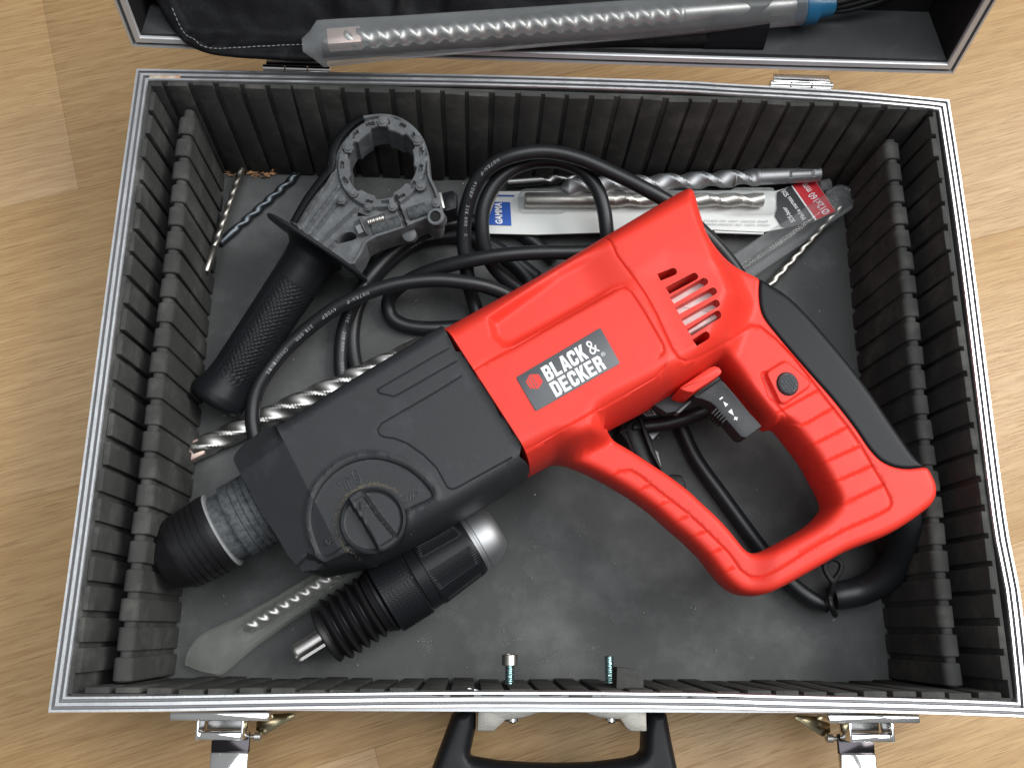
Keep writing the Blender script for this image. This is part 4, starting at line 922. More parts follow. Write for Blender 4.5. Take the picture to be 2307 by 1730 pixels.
# stiff bend-relief sleeve where the cord enters the handle
p = resample(catmull(YP([(1915, 1060, 62), (1948, 1105, 55), (1957, 1155, 44), (1944, 1205, 32), (1908, 1248, 22), (1858, 1276, 15), (1800, 1288, 13)]), 8), 2.5)
n = len(p); rr = [10.2 - 2.4*i/n for i in range(n)]; rr[-1] = 7.2
mb = MB(); mb.add(*tube_(p, rr, 26)); mb.out('bend_relief', M['cable'], cord, ang=60)
# rubber key-holder loop tied round the cord
c = P(1795*1.0429, 1215*1.0429, 24)
rg = [P(1500+x/2.765, 1130+y/2.765, 24) for x, y in [(1040, 352), (1090, 380), (1088, 430), (1055, 480), (1040, 495), (1025, 480), (995, 430), (992, 380)]]
q = catmull(rg, 5, True); q = np.vstack([q, q[:1]])
mb = MB(); mb.add(*tube_(q, 1.6, 10, cap=False)); mb.out('holder_ring', M['rubber'], cord)
q = catmull([P(*x, z) for x, z in zip(tI([(1040, 490), (1036, 540), (1022, 590), (1030, 650), (1055, 705)]), (24, 22, 19.5, 20, 13))], 6)
mb = MB(); mb.add(*tube_(q, 1.7, 10)); mb.out('holder_strap', M['rubber'], cord)
# plug lying inside the handle opening: body, cord guard, pins, tie
plug = bpy.data.objects.new('plug', None); COL.objects.link(plug); plug.parent = drill; ROOT[plug] = ROOT[drill].copy()
q = W2(tU([(250, 900), (300, 780), (480, 690), (520, 800), (530, 900), (640, 1150), (800, 1440), (640, 1560), (420, 1300), (330, 1080), (250, 960)]), 26)
mb = MB(); mb.add(*prism_(rounded(q, 2, 3), 4, 26, 3)); mb.out('plug_body', M['rubber'], plug)
q = W2(tU([(410, 860), (520, 800), (545, 880), (560, 905), (420, 935)]), 28); mb = MB(); mb.add(*prism_(rounded(q, 1, 3), 20, 28, 1)); mb.out('plug_collar', M['grip'], plug)
q = W2(tU([(250, 950), (400, 895), (410, 920), (260, 975)]), 26.6); mb = MB(); mb.add(*prism_(q, 24, 26.7, .2)); mb.out('plug_seam', M['slot_dark'], plug)
q = W2(tU([(495, 770), (530, 780), (610, 960), (780, 1400), (760, 1420), (640, 1200), (560, 980)]), 30); mb = MB(); mb.add(*prism_(q, 10, 30, .5)); mb.out('tie_band', M['rubber'], plug)
q = W2(tU([(590, 940), (770, 945), (665, 1055)]), 12); mb = MB(); mb.add(*prism_(q, 9, 12, .4)); mb.out('earth_contact', M['satin'], plug)
for k in range(4):
    q = W2(tU([(500+k*42, 690-k*6), (525+k*42, 680-k*6), (620+k*34, 760-k*4), (590+k*34, 765-k*4)]), 18); mb = MB(); mb.add(*prism_(q, 12, 18, .4)); mb.out('guard_rib', M['satin'], plug)
q = W2(tU([(690, 1180), (740, 1200), (750, 1260), (780, 1400), (760, 1415), (730, 1330)]), 9); mb = MB(); mb.add(*prism_(q, 5, 9, .5)); mb.out('plug_pin', M['satin'], plug)
q = W2(tU([(880, 1480), (1030, 1490), (1060, 1560), (1095, 1650), (1000, 1700), (860, 1600)]), 12); mb = MB(); mb.add(*prism_(rounded(q, 1.5, 3), 1, 12, 1)); mb.out('plug_tab', M['rubber'], plug)
# print along the cord
def cord_print(path, s, i0, side, size=2.3, flip=1, z=0):
    T, N, B = frames(path); d = np.r_[0, np.cumsum(np.linalg.norm(np.diff(path, axis=0), axis=1))]
    mb = MB(); pos = i0
    for ch in s:
        if ch == ' ': pos += size*.9; continue
        V, F = text_(ch, .01); w = size*.62 if ch not in '1-.' else size*.4
        V = V*[w, size*.8]
        if ch == '-': V = V*[1, .15] + [0, size*.35]
        if ch == '.': V = V*[.4, .2]
        ss = pos + V[:, 0]; Q = []
        for si, yi in zip(ss, V[:, 1]-size*.4):
            p = np.array([np.interp(si, d, path[:, k]) for k in range(3)]); t = nrm([np.interp(si, d, T[:, k]) for k in range(3)])
            lat = nrm(np.cross([0, 0, 1], t)); upv = np.cross(t, lat)
            a = (side + yi*flip)/RC; Q.append(p + (lat*math.sin(a) + upv*math.cos(a))*(RC+.08))
        mb.add(Q, F); pos += w + size*.28
    o = mb.out('printed_marking', M['print_grey'], cord, smooth=False); o['kind'] = 'stuff'
L_ = lambda path, u, v: (lambda pp: float(np.r_[0, np.cumsum(np.linalg.norm(np.diff(path, axis=0), axis=1))][int(np.argmin(np.linalg.norm(path[:, :2]-pp[:2], axis=1)))]))(P(u, v, 25))
rA = cA[::-1].copy()
cord_print(cA, "S'UAHC   0.1X2   PEDV4   F-NR70H", L_(cA, 610, 880), -1.4, 2.3, 1) if 0 else cord_print(rA, "H07RN-F   4VDEP   2X1.0mm   CHAUVIN'S", L_(rA, 832, 672), 2.0, 2.4)
cord_print(cB[::-1].copy(), "H07RN-F   VDE   2X1.0mm   CHA", L_(cB[::-1], 842, 640), 1.6, 2.3)
cord_print(cC[::-1].copy(), "H07RN-F  4VDEP  2X1.0mm  C", L_(cC[::-1], 1105, 390), 1.2, 2.3)
cord_print(cB2, "2X1.0  VDEP", L_(cB2, 945, 560), -2.2, 2.0)

# ------------------------------------------------------------------ side handle
sh = thing('side_handle', (-150, 170, 0), 'black auxiliary side handle with dusty grey clamp ring, at the upper left of the case', 'side handle')
g0 = P(480, 912, 17); g1 = P(716, 560, 38); gd = nrm(g1-g0); GL = np.linalg.norm(g1-g0)
prof = [(0, 9), (.5, 13), (1.5, 15.3), (4, 16.4), (8, 16.2), (12, 15.0), (16, 13.8), (22, 13.2), (GL*.5, 13.6), (GL-25, 14.3), (GL-14, 14.6), (GL-6, 15.5), (GL-2.5, 18.5), (GL-.8, 22)]
pp = np.array(prof); ss = np.r_[np.linspace(0, 22, 24), np.arange(23, GL-20, .45), np.linspace(GL-19, GL-.8, 16)]
rr = np.interp(ss, pp[:, 0], pp[:, 1])
def knurl(s, r, t):
    if s < 16 or s > GL-24: return r
    tt = (t*13.5)
    fade = sstep(np.array([s]), 16, 19)[0]*sstep(np.array([GL-24-s]), 0, 3)[0]
    ang = ((t + math.pi) % (2*math.pi)) - math.pi
    edge = 1 if (-.35 < ang < 2.3) else 0
    if not edge: return r
    a = (s + tt)/3.0; b = (s - tt)/3.0
    g = min(abs(a-round(a)), abs(b-round(b)))
    return r - .75*fade*(1 - min(1, g/.17))
mb = MB(); mb.add(*lathe_(list(zip(ss, rr)), g0, gd, 110, knurl)); mb.out('grip', M['grip'], sh, ang=50)
mb = MB(); mb.add(*lathe_([(GL-1.2, 10), (GL-1.2, 33), (GL-.4, 34), (GL+.6, 34.2), (GL+1.3, 33), (GL+1.6, 12)], g0, gd, 80)); 
# the flange is cut flat underneath so that it rests in the case
mb.V = [(v[0], v[1], max(v[2], .8)) for v in mb.V]
mb.out('flange', M['black_plastic'], sh)
def tz(u, v): return 47 + 29*((u-716)*236 + (560-v)*360)/185300
_pp = [(716, 560), (858, 252), (985, 500)]; _w = np.array([P(u, v, tz(u, v)) for u, v in _pp]); _cf = np.linalg.solve(np.c_[_w[:, :2], np.ones(3)], _w[:, 2])
def plz(p): p = np.atleast_2d(p); return p[:, 0]*_cf[0] + p[:, 1]*_cf[1] + _cf[2]
def PR(pt, dz=0.): u, v = tR([pt])[0]; return P(u, v, tz(u, v) + dz)
def WR(pts, dz=0.): return [tuple(PR(q, dz)[:2]) for q in pts]
up_r = nrm([-_cf[0], -_cf[1], 1])
outer = catmull(WR([(960, 172), (1150, 150), (1330, 185), (1480, 285), (1580, 420), (1630, 600), (1640, 760), (1700, 900), (1755, 1060), (1768, 1170), (1735, 1245), (1665, 1255), (1600, 1205)]), 4).tolist() + WR([(1440, 1270), (1400, 1285), (1350, 1310), (1230, 1350), (1100, 1390), (1030, 1430), (1000, 1450), (950, 1560), (880, 1662), (760, 1668), (560, 1520), (380, 1360), (232, 1235)]) + catmull(WR([(232, 1235), (380, 985), (545, 765), (605, 680), (618, 540), (680, 400), (780, 285), (870, 215), (960, 172)]), 4)[1:-1].tolist()
outer = np.array(outer)
rc = PR((1148, 645))[:2]; pxmm = np.linalg.norm(PR((1248, 645))[:2]-rc)/100
ri = 338*pxmm
cham = []
for a in np.linspace(0, 2*math.pi, 96, endpoint=False):
    r_ = ri
    deg = math.degrees(a) % 360
    r_ += -1.1 if (int((deg+8)/30) % 2 == 0) else .9
    cham.append(rc + r_*np.array([math.cos(a), math.sin(a)]))
cham = np.array(cham)
win = [rounded(WR([(700, 1440), (745, 1375), (810, 1315), (850, 1320), (890, 1345), (895, 1380), (860, 1400)]), 1), rounded(WR([(905, 1115), (985, 1150), (1045, 1158), (900, 1160)]), .4),
       rounded(WR([(1400, 1080), (1475, 1060), (1490, 1100), (1415, 1120)]), .5), rounded(WR([(1500, 1030), (1560, 985), (1570, 1040), (1530, 1055)]), .4)]
slit = rounded(WR([(1255, 985), (1300, 985), (1400, 1262), (1375, 1288), (1340, 1180)]), .6)
holes_ = [cham] + win[:3]
collar_r = 452*pxmm
ridge = [WR(x) for x in ([(370, 1330), (560, 1080), (720, 870)], [(440, 1380), (700, 1040)], [(520, 1440), (900, 1090)], [(620, 1500), (780, 1340)], [(660, 700), (640, 780), (300, 1290)])]
def hring(p):
    d = sdf(p, outer, [cham]); r_ = np.hypot(*(p-rc).T); z = np.full(len(p), 43.5)
    z = z + 3.0*(1-sstep(r_, collar_r-1.0, collar_r-.2))                    # inner grey ring stands proud
    a = np.degrees(np.arctan2(*(p-rc).T[::-1])) % 360
    pocket = ((r_ > ri+2.6) & (r_ < collar_r-2.3) & ((a/24) % 1 > .32) & ((a/24) % 1 < .72)); z = z - 2.4*pocket
    shell = sdf(p, outer); z = z + 2.6*sstep(shell, -.1, .5)*(1-sstep(shell, 2.0, 2.6))*(r_ > collar_r-.5)   # wall of the black shell
    for g in ridge: z = z + 2.4*np.clip(1.25 - dist(p, seglist(np.array(g), False))/1.0, 0, 1)*(r_ > collar_r)
    z = z - 5.5*sstep(sdf(p, slit), -.3, .3)
    z = z - .6*sstep(.5-d, 0, .5)
    return z - 46.5 + plz(p)
relief('clamp_body', outer, holes_, hring, M['grey_plastic'], sh, sp=.72, floor=lambda p: plz(p)-20, rings=(.15, .5, 1.0, 1.8, 2.5), ang=40, bstep=.9)
# black outer skin of the clamp on its left flank
pl = catmull(WR([(245, 1228), (385, 985), (550, 765), (612, 680), (625, 540), (685, 402), (785, 287), (875, 217), (960, 176)]), 6)
V = []; 
for i, q in enumerate(pl):
    t = nrm(pl[min(i+1, len(pl)-1)]-pl[max(i-1, 0)]); nn = np.array([-t[1], t[0]])
    w_ = 2.9 + 1.2*math.sin(i/len(pl)*math.pi)
    zb_ = float(plz(q[:2])[0])-46.5
    for o_, z_ in ((1.0, 24), (1.4, 40), (.8, 45.5), (-w_*.4, 47.2), (-w_, 47.0), (-w_-.2, 43)): V.append((q[0]+nn[0]*o_, q[1]+nn[1]*o_, z_+zb_))
k = 6; n = len(pl); F = [(i*k+j, i*k+(j+1) % k, (i+1)*k+(j+1) % k, (i+1)*k+j) for i in range(n-1) for j in range(k)] + [tuple(range(k)), tuple((n-1)*k+j for j in range(k))]
mesh('outer_band', V, F, M['grip'], sh, ang=60)
for x, y, r_, hx in ((1157, 235, 55, 1), (815, 500, 52, 1), (1505, 425, 50, 1), (1535, 875, 48, 0), (865, 950, 40, 0), (1690, 1045, 42, 0), (745, 1015, 48, 1), (1255, 1085, 42, 0), (1010, 1085, 40, 1)):
    c = PR((x, y), 1.5); rm = r_*pxmm
    mb = MB(); mb.add(*lathe_([(0, rm*1.12), (2.6, rm*1.12), (3.0, rm)], c - up_r*3.1, up_r, 6 if hx else 20)); mb.add(*lathe_([(0, rm*.62), (3.5, rm*.62), (3.8, rm*.5)], c - up_r*3.1, up_r, 18))
    o = mb.out('boss', M['grey_plastic'], sh); 
def barrel(name, pts, z, r, m, seg=24):
    q = [PR(x, z-46.5) for x in pts]; mb = MB(); d = q[1]-q[0]; L = np.linalg.norm(d); mb.add(*lathe_([(0, r*.9), (.4, r), (L-.4, r), (L, r*.9)], q[0], d, seg)); return mb.out(name, m, sh)
barrel('clamp_barrel', [(1070, 1330), (1340, 1240)], 43, 4.2, M['dusty']); barrel('clamp_barrel', [(1420, 1170), (1600, 1110)], 43, 4.0, M['dusty'])
q = [PR(x, -1.5) for x in [(1020, 1245), (1190, 1195)]]; L = np.linalg.norm(q[1]-q[0])
mb = MB(); mb.add(*lathe_([(s, 2.4) for s in np.arange(0, L, .25)], q[0], q[1]-q[0], 16, lambda s, r, t: r+.25*math.sin(s*2*math.pi/1.1))); mb.out('clamp_screw', M['steel'], sh)
barrel('hex_nut', [(905, 1315), (965, 1290)], 46, 4.6, M['satin'], 6)
barrel('washer', [(968, 1285), (985, 1278)], 45.5, 5.6, M['grey_plastic'])
mb = MB(); c = PR((1690, 1190), .5); mb.add(*lathe_([(0, 5.0), (9, 5.0), (9.6, 4.4), (9.6, 3.2), (5, 3.1)], c - up_r*8, up_r, 24)); mb.out('screw_socket', M['grey_plastic'], sh)
mb = MB(); mb.add(*lathe_([(0, 3.1), (.1, 3.1)], c + up_r*.6, up_r, 6)); mb.out('socket_recess', M['slot_dark'], sh)
mb = MB(); c = PR((1420, 1360), -6); mb.add(*lathe_([(0, 4.2), (5, 4.2), (5.5, 3.4)], c - up_r*6, up_r, 20)); mb.out('clamp_lug', M['grey_plastic'], sh)
q = WR([(1740, 830), (1850, 790), (1900, 830), (1895, 1000), (1770, 1050), (1735, 930)]); mb = MB(); mb.add(*prism_(rounded(q, 1.5, 3), 36, 52, 1.5)); mb.out('depth_stop_button', M['grip'], sh)
q = WR([(1700, 840), (1740, 850), (1775, 1020), (1745, 1030)]); mb = MB(); mb.add(*prism_(q, 44, 54, .6)); mb.out('depth_stop_spring', M['steel'], sh)
for k, pts in enumerate(([(360, 1310), (820, 1120), (900, 1180), (640, 1500)],)):
    pass

# ------------------------------------------------------------------ loose drill bits
def bit(name, tip, end, z0, z1, r, pitch, sh_, m, lab, cat='drill bit', depth=.4, hand=1, group=None, taper=2.5):
    a = P(*tip, z0); b = P(*end, z1); o = thing(name, tuple((a+b)/2), lab, cat, group); L = np.linalg.norm(b-a)
    return o, a, nrm(b-a), L
o, a, d, L = bit('masonry_bit', (554, 354), (464, 613), 5, 20, 2, 9, 0, None, 'small bright steel masonry bit leaning near the back left corner, crossing a dark bit')
mb = MB(); mb.add(*flute_(a, d, L*.80, 2.3, 16, .2, 0, taper=3)); mb.out('fluted_shaft', M['steel_warm'], o)
mb = MB(); mb.add(*lathe_([(L*.8-1, 1.7), (L*.8, 2.35), (L-1, 2.35), (L, 1.9)], a, d, 16)); mb.out('shank', M['steel_warm'], o)
o, a, d, L = bit('twist_bit', (678, 387), (494, 550), 3.2, 2.8, 2, 9, 0, None, 'dark blued twist drill bit on the mat left of the side handle ring')
mb = MB(); mb.add(*flute_(a, d, L, 2.7, 19, .26, 12, taper=5)); mb.out('fluted_shaft', M['steel_blue'], o)
o, a, d, L = bit('long_masonry_bit', (404, 1030), (960, 778), 6, 7, 2, 9, 0, None, 'thick silver hammer bit with pinkish tip, lying partly beneath the black gearbox')
mb = MB(); mb.add(*flute_(a+d*9, d, L-9, 6.6, 74, .2, 10, seg=48, taper=0, phase=1, nl=2)); mb.out('fluted_shaft', M['steel'], o)
V, F = prism_([(0, -4.6), (2.5, -6.1), (14, -5.6), (18, -2), (14, 4.8), (1.5, 5.4), (0, 2)], -3.4, 4.2, 1.2, (a, d, np.cross([0, 0, 1], d), (0, 0, 1))); mesh('carbide_tip', V, F, M['copper_tip'], o)
# hammer bit with slotted shank by the back wall
o, a, d, L = bit('slotted_shank_bit', (1262, 424), (1847, 392), 22, 20, 2, 9, 0, None, 'silver hammer bit with slotted shank resting above the blister card by the back wall')
mb = MB(); fl_L = L - 42; mb.add(*flute_(a, d, fl_L+3, 5.6, 40, .32, 2, seg=26, taper=5, phase=.6)); mb.out('fluted_shaft', M['satin'], o)
dn, nn, bb = axframe(d)
def sdsf(s, r, t):
    s0 = s
    if L-22 < s0 < L-5:
        e = min(1, (s0-(L-22))/2.5, ((L-5)-s0)/2.5); c = math.cos(t-.35)
        if abs(c) > .90: return r - 1.5*max(0, e)
    return r
sl_ = np.r_[np.linspace(fl_L, L-23, 20), np.linspace(L-22.5, L-4.5, 50), np.linspace(L-4, L-.8, 6)]
mb = MB(); prf = [(s, 5.0) for s in sl_] + [(L, 4.2)]; mb.add(*lathe_(prf, a, d, 72, sdsf)); mb.out('slotted_shank', M['satin'], o)
mb = MB(); mb.add(*lathe_([(L-57, 5.05), (L-56.6, 5.3), (L-56, 5.05)], a, d, 40)); mb.out('shank_ring', M['satin'], o)
# slim bit behind the cord loop
o, a, d, L = bit('slim_masonry_bit', (1328, 398), (1138, 412), 6, 6, 2, 9, 0, None, 'slim dull steel bit by the back wall, seen through the cord loop')
mb = MB(); mb.add(*flute_(a, d, L, 3.4, 26, .3, 22, taper=3)); mb.out('fluted_shaft', M['steel_dark'], o)
# bright thin bit at right
o, a, d, L = bit('thin_masonry_bit', (1722, 655), (1893, 470), 3, 9, 2, 9, 0, None, 'thin bright spiral bit sticking out from beneath the black grip at right')
mb = MB(); mb.add(*flute_(a, d, L, 2.7, 18, .18, 0, taper=0, phase=.4)); mb.out('fluted_shaft', M['steel_warm'], o)

# ------------------------------------------------------------------ plastic tubes
def ptube(name, lab, pts, r, m, square=False, pinch=None, parent=None, seg=28, cat='plastic tube'):
    """pts world centre line; r list"""
    t = thing(name, tuple(np.mean(pts, 0)), lab, cat); return t
t1 = thing('plastic_tube', tuple(P(560, 1400, 8)), 'translucent plastic bit tube with pinched yellowish end, in the front left of the case', 'plastic tube')
a = P(432, 1512, 2.6); a_ = P(505, 1455, 8.2); b = P(770, 1290, 9.6); c = P(1000, 1140, 9.6); cl = resample(catmull([a, a_, b, c], 8), 3); n = len(cl)
dd = np.r_[0, np.cumsum(np.linalg.norm(np.diff(cl, axis=0), axis=1))]
def sect_pinch(i):
    s = dd[i]; w = np.interp(s, [0, 5, 13, 20, 38, 60], [1.0, 7, 12.4, 12.2, 9.6, 8.4]); h = np.interp(s, [0, 10, 25, 45], [1.2, 3.8, 6.5, 8.3]); out = []
    for j in range(10):
        t = 2*math.pi*(j+.5)/10; out.append((h*math.copysign(abs(math.cos(t))**.8, math.cos(t)), w*math.copysign(abs(math.sin(t))**.8, math.sin(t)) - 5.0*max(0, 1-s/13)))
    return np.array(out)
mb = MB(); V, F = sweep(cl, sect_pinch); mb.add(V, F[:-1]); mb.out('tube_wall', M['frost_yellow'], t1, ang=24)
a2 = P(548, 1418, 8); d = nrm(P(760, 1290, 9)-a2); b1 = thing('bit_in_tube', tuple(a2), 'spiral steel bit inside the translucent tube with pinched end', 'drill bit')
mb = MB(); mb.add(*flute_(a2, d, 95, 4.4, 13, .28, 0, taper=3, phase=.8)); mb.out('fluted_shaft', M['steel'], b1)
# clear tube at right with rounded hanging end
t2 = thing('clear_tube', tuple(P(1760, 560, 8)), 'empty clear plastic tube with rounded tab end beside the blister card at right', 'plastic tube')
q = [P(*x, 9) for x in tT([(760, 1200), (1620, 620)])]; q = [q[0]+(q[0]-q[1])*.5, q[1]]
cl = resample(q, 4); mb = MB(); V, F = tube_(cl, [9.6]*len(cl), 28, cap=False); mb.add(V, F); mb.out('tube_wall', M['clear'], t2, ang=60)
e = W2(tT([(1590, 480), (1650, 430), (1720, 400), (1780, 405), (1850, 450), (1890, 520), (1880, 575), (1800, 640), (1700, 690)]), 13); ep = catmull(e, 4)
mb = MB(); mb.add(*prism_(rounded(ep, .5, 2), 10, 14, 1.4)); mb.out('hanging_tab', M['clear'], t2)
mb = MB(); k_ = [P(*x, 14.5) for x in tT([(1600, 470), (1660, 428), (1722, 402), (1782, 408), (1850, 452), (1888, 522), (1878, 578), (1790, 650), (1640, 740)])]
mb.add(*tube_(resample(catmull(k_, 5), 1.5), 1.1, 8)); mb.out('tab_rim', M['clear'], t2)
q = [P(*x, 12) for x in tT([(1530, 400), (1630, 375)])]; mb = MB(); mb.add(*tube_([q[0], q[1]], [3.6, 3.4], 20)); mb.out('tube_plug', M['frost'], t2)

# ------------------------------------------------------------------ blister card with a bit in it
cardt = thing('blister_pack', tuple(P(1450, 470, 12)), 'white blister card with blue logo and red size panel, holding a bit under clear plastic', 'blister pack')
zc = 13.0
cp = tS([(165, 822), (180, 760), (290, 500), (320, 450), (700, 452), (1300, 440)]) + [(1500, 432), (1660, 428), (1750, 430)] + tT([(1255, 392), (1400, 345), (1470, 332), (1500, 350), (1690, 645), (1480, 745), (1200, 808), (980, 850), (700, 838)]) + [(1610, 517), (1500, 525)] + tS([(1350, 862), (700, 882), (200, 868)])
cpw = W2(cp, zc); 
def hcard(p): return zc + .5*np.sin((p[:, 0]-cpw[0][0])/35.0) + .0*p[:, 1]
relief('card', np.array(cpw), [], hcard, M['card'], cardt, sp=6, floor=12.0, rings=(.2,), ang=30)
mb = MB(); V, F = tube_([P(*x, zc+.3) for x in tS([(318, 455), (285, 515), (175, 790), (182, 850), (205, 868)])], 1.0, 8); mb.add(V, F); mb.out('torn_edge', M['card_edge'], cardt)
V, F = prism_(W2(tT([(470, 830), (980, 852), (975, 875), (500, 860)]), 11.5), 10.2, 11.5, .1); mesh('card_fold', V, F, M['card'], cardt)
zp = zc + .75
def flatp(name, pts, m, dz=0.): q = [P(*x, zp+dz) for x in pts]; return mesh(name, q, [tuple(range(len(q)))], m, cardt, smooth=False)
flatp('blue_panel', tS([(204, 780), (285, 552), (440, 556), (453, 790)]), M['blue_print'])
flatp('blue_stripe', tS([(315, 482), (480, 486), (480, 502), (310, 498)]), M['blue_print'])
flatp('blue_stripe', tS([(1130, 468), (1650, 452), (1640, 478), (1200, 490)]), M['blue_print'])
flatp('blue_stripe', tT([(-30, 405), (120, 385), (330, 392), (330, 408), (0, 425)]), M['blue_print'])
q = [P(*x, zp+.06) for x in tS([(365, 775), (355, 562), (292, 770)])]; fit_text('logo_print', 'GAMMA', q[0], q[1], q[2], M['white'], cardt, bold=.04)
flatp('black_panel', tT([(1110, 455), (1250, 395), (1490, 740), (1210, 806), (1160, 800), (1090, 690), (1108, 620)]), M['card_black'])
flatp('red_panel', tT([(1262, 388), (1400, 347), (1470, 334), (1498, 352), (1690, 648), (1505, 728)]), M['card_red'])
flatp('white_line', tT([(1252, 396), (1262, 389), (1504, 729), (1490, 742)]), M['white'], .03)
def ctext(s, bl, br_, tlp, b=0.01): q = [P(*x, zp+.08) for x in tT([bl, br_, tlp])]; fit_text('card_print', s, *q, M['white'], cardt, bold=b)
ctext('\u00d812x160 mm', (1640, 650), (1400, 358), (1575, 690), .015)
ctext('M\u00e8che marteau SDS', (1400, 715), (1188, 428), (1360, 738), .01)
ctext('SDS-boor', (1292, 745), (1195, 600), (1250, 762), .01)
q = [P(*x, zp+.08) for x in tT([(1015, 735), (380, 725), (1015, 762)])]; fit_text('card_print', "plus d'info: voir au verso", *q, M['print_grey'], cardt)
q = [P(*x, zp+.08) for x in tT([(1035, 770), (400, 760), (1035, 797)])]; fit_text('card_print', 'meer info: zie achterzijde', *q, M['print_grey'], cardt)
# blister dome (half round) and the bit inside
d0 = P(*tS([(520, 545)])[0], zc+3); d1 = P(*tT([(1100, 545)])[0], zc+3); ax = nrm(d1-d0); lt = np.cross([0, 0, 1], ax); Ld = np.linalg.norm(d1-d0)
V = []; ns = 60; kk = 13
for i in range(ns+1):
    s = Ld*i/ns; w = np.interp(s, [0, 2, 5, 28, 30, Ld-30, Ld-27, Ld-2, Ld], [5, 7.2, 7.6, 7.6, 6.2, 6.2, 8.6, 8.6, 7]); h = np.interp(s, [0, 1.5, 4, Ld-3, Ld], [1, 7, 9, 9, 3])
    for j in range(kk): t = math.pi*j/(kk-1); V.append(d0 + ax*s + lt*w*math.copysign(abs(math.cos(t))**.7, math.cos(t)) + np.array([0, 0, -2.2 + h*abs(math.sin(t))**.7]))
F = [(i*kk+j, i*kk+j+1, (i+1)*kk+j+1, (i+1)*kk+j) for i in range(ns) for j in range(kk-1)]
mesh('blister_dome', V, F, M['clear'], cardt, ang=50)
bi = thing('packed_bit', tuple(d0), 'new dull grey hammer bit sealed beneath the clear blister of the white card', 'drill bit')
mb = MB(); mb.add(*flute_(d1 - ax*9 + [0, 0, 1.2], -ax, Ld*.62, 4.6, 36, .18, 0, taper=0, phase=1)); mb.out('fluted_shaft', M['steel_warm'], bi)
mb = MB(); mb.add(*lathe_([(0, 4.2), (1, 4.8), (Ld*.34, 4.8)], d0 + ax*4 + [0, 0, 1.2], ax, 24)); mb.out('slotted_shank', M['steel_warm'], bi)

# ------------------------------------------------------------------ keyless chuck adapter
ch = thing('keyless_chuck', tuple(P(880, 1370, 0)), 'black keyless chuck adapter with bellows and silver nose, under the front edge of the gearbox', 'drill chuck')
pa = P(*tH([(545, 547)])[0], 21.5); pb = P(*tH([(1020, 250)])[0], 21.5); cd = nrm(pb-pa)
f = lambda x, y: float(np.dot(P(*tH([(x, y)])[0], 21.5)-pa, cd))
sK0, sK1 = f(545-80, 547+50), f(545+140, 547-86)
mb = MB()
pf = [(sK0-1.2, 15.5), (sK0-1, 17.8), (sK0, 20.8)]
ssk = np.arange(sK0, sK0+19, .5)
def kn(s, r, t):
    if s < sK0+.6 or s > sK0+18.4: return r
    a = (s + t*20.8)/1.9; b = (s - t*20.8)/1.9; return r - .42*(1-min(1, min(abs(a-round(a)), abs(b-round(b)))/.25))
mb.add(*lathe_([(sK0-.9, 16), (sK0-.5, 20.3)] + [(s, 20.8) for s in ssk] + [(sK0+19.3, 20.2), (sK0+19.6, 16)], pa, cd, 200, kn)); mb.out('knurled_sleeve', M['grip'], ch, ang=50)
s1 = sK0+19.6
def rb(s, r, t):
    u = (math.degrees(t)) % 60
    if s > s1+7 and 6 < u < 42 and s < s1+34: return r + .15 - .5*(1 if int(u/2.25) % 2 else 0)
    return r
mb = MB(); mb.add(*lathe_([(s1, 15), (s1+.2, 19.6), (s1+6.5, 19.6), (s1+6.9, 20.1)] + [(s1+7+k*1.5, 20.1-.085*k*1.5) for k in range(19)] + [(s1+36, 17.0), (s1+36.4, 14)], pa, cd, 320, rb)); mb.out('ribbed_sleeve', M['grip'], ch, ang=40)
mb = MB(); s2 = s1+36; mb.add(*lathe_([(s2-.5, 16.2), (s2, 16.8), (s2+1.5, 16.8), (s2+1.8, 16.2), (s2+3.0, 16.2), (s2+3.4, 16.5), (s2+8, 15.8), (s2+12, 14.4), (s2+15, 12.2), (s2+16.6, 10.0), (s2+17, 8), (s2+14, 7.5)], pa, cd, 64)); mb.out('nose_cone', M['satin'], ch)
mb = MB(); mb.add(*lathe_([(sK0-7.5, 15.6), (sK0-7, 17.0), (sK0-3.4, 18.2), (sK0-3, 19.0), (sK0-1.4, 19.0), (sK0-1, 15)], pa, cd, 56)); mb.out('rear_flange', M['rubber'], ch)
bel = [(sK0-7.5, 14.5)]
for k in range(5): s = sK0-8.5-k*5.2; bel += [(s, 17), (s-1.2, 18.4), (s-2.4, 17.4), (s-3.9, 14.8), (s-4.6, 14.8)]
bel += [(sK0-35.5, 16.2), (sK0-37, 16.4), (sK0-37.8, 15), (sK0-38, 6)]
mb = MB(); mb.add(*lathe_(bel, pa, cd, 56)); mb.out('bellows', M['rubber'], ch)
e0 = sK0-38
def shf(s, r, t): return r - (1.5 if (abs(math.cos(t-.9)) > .86 and s > e0-16.5) else 0)
mb = MB(); mb.add(*lathe_([(e0+1, 5)] + [(e0 - k*.6, 5) for k in range(28)] + [(e0-17.6, 4.2)], pa, cd, 64, shf)); mb.out('slotted_shank', M['steel'], ch, ang=50)

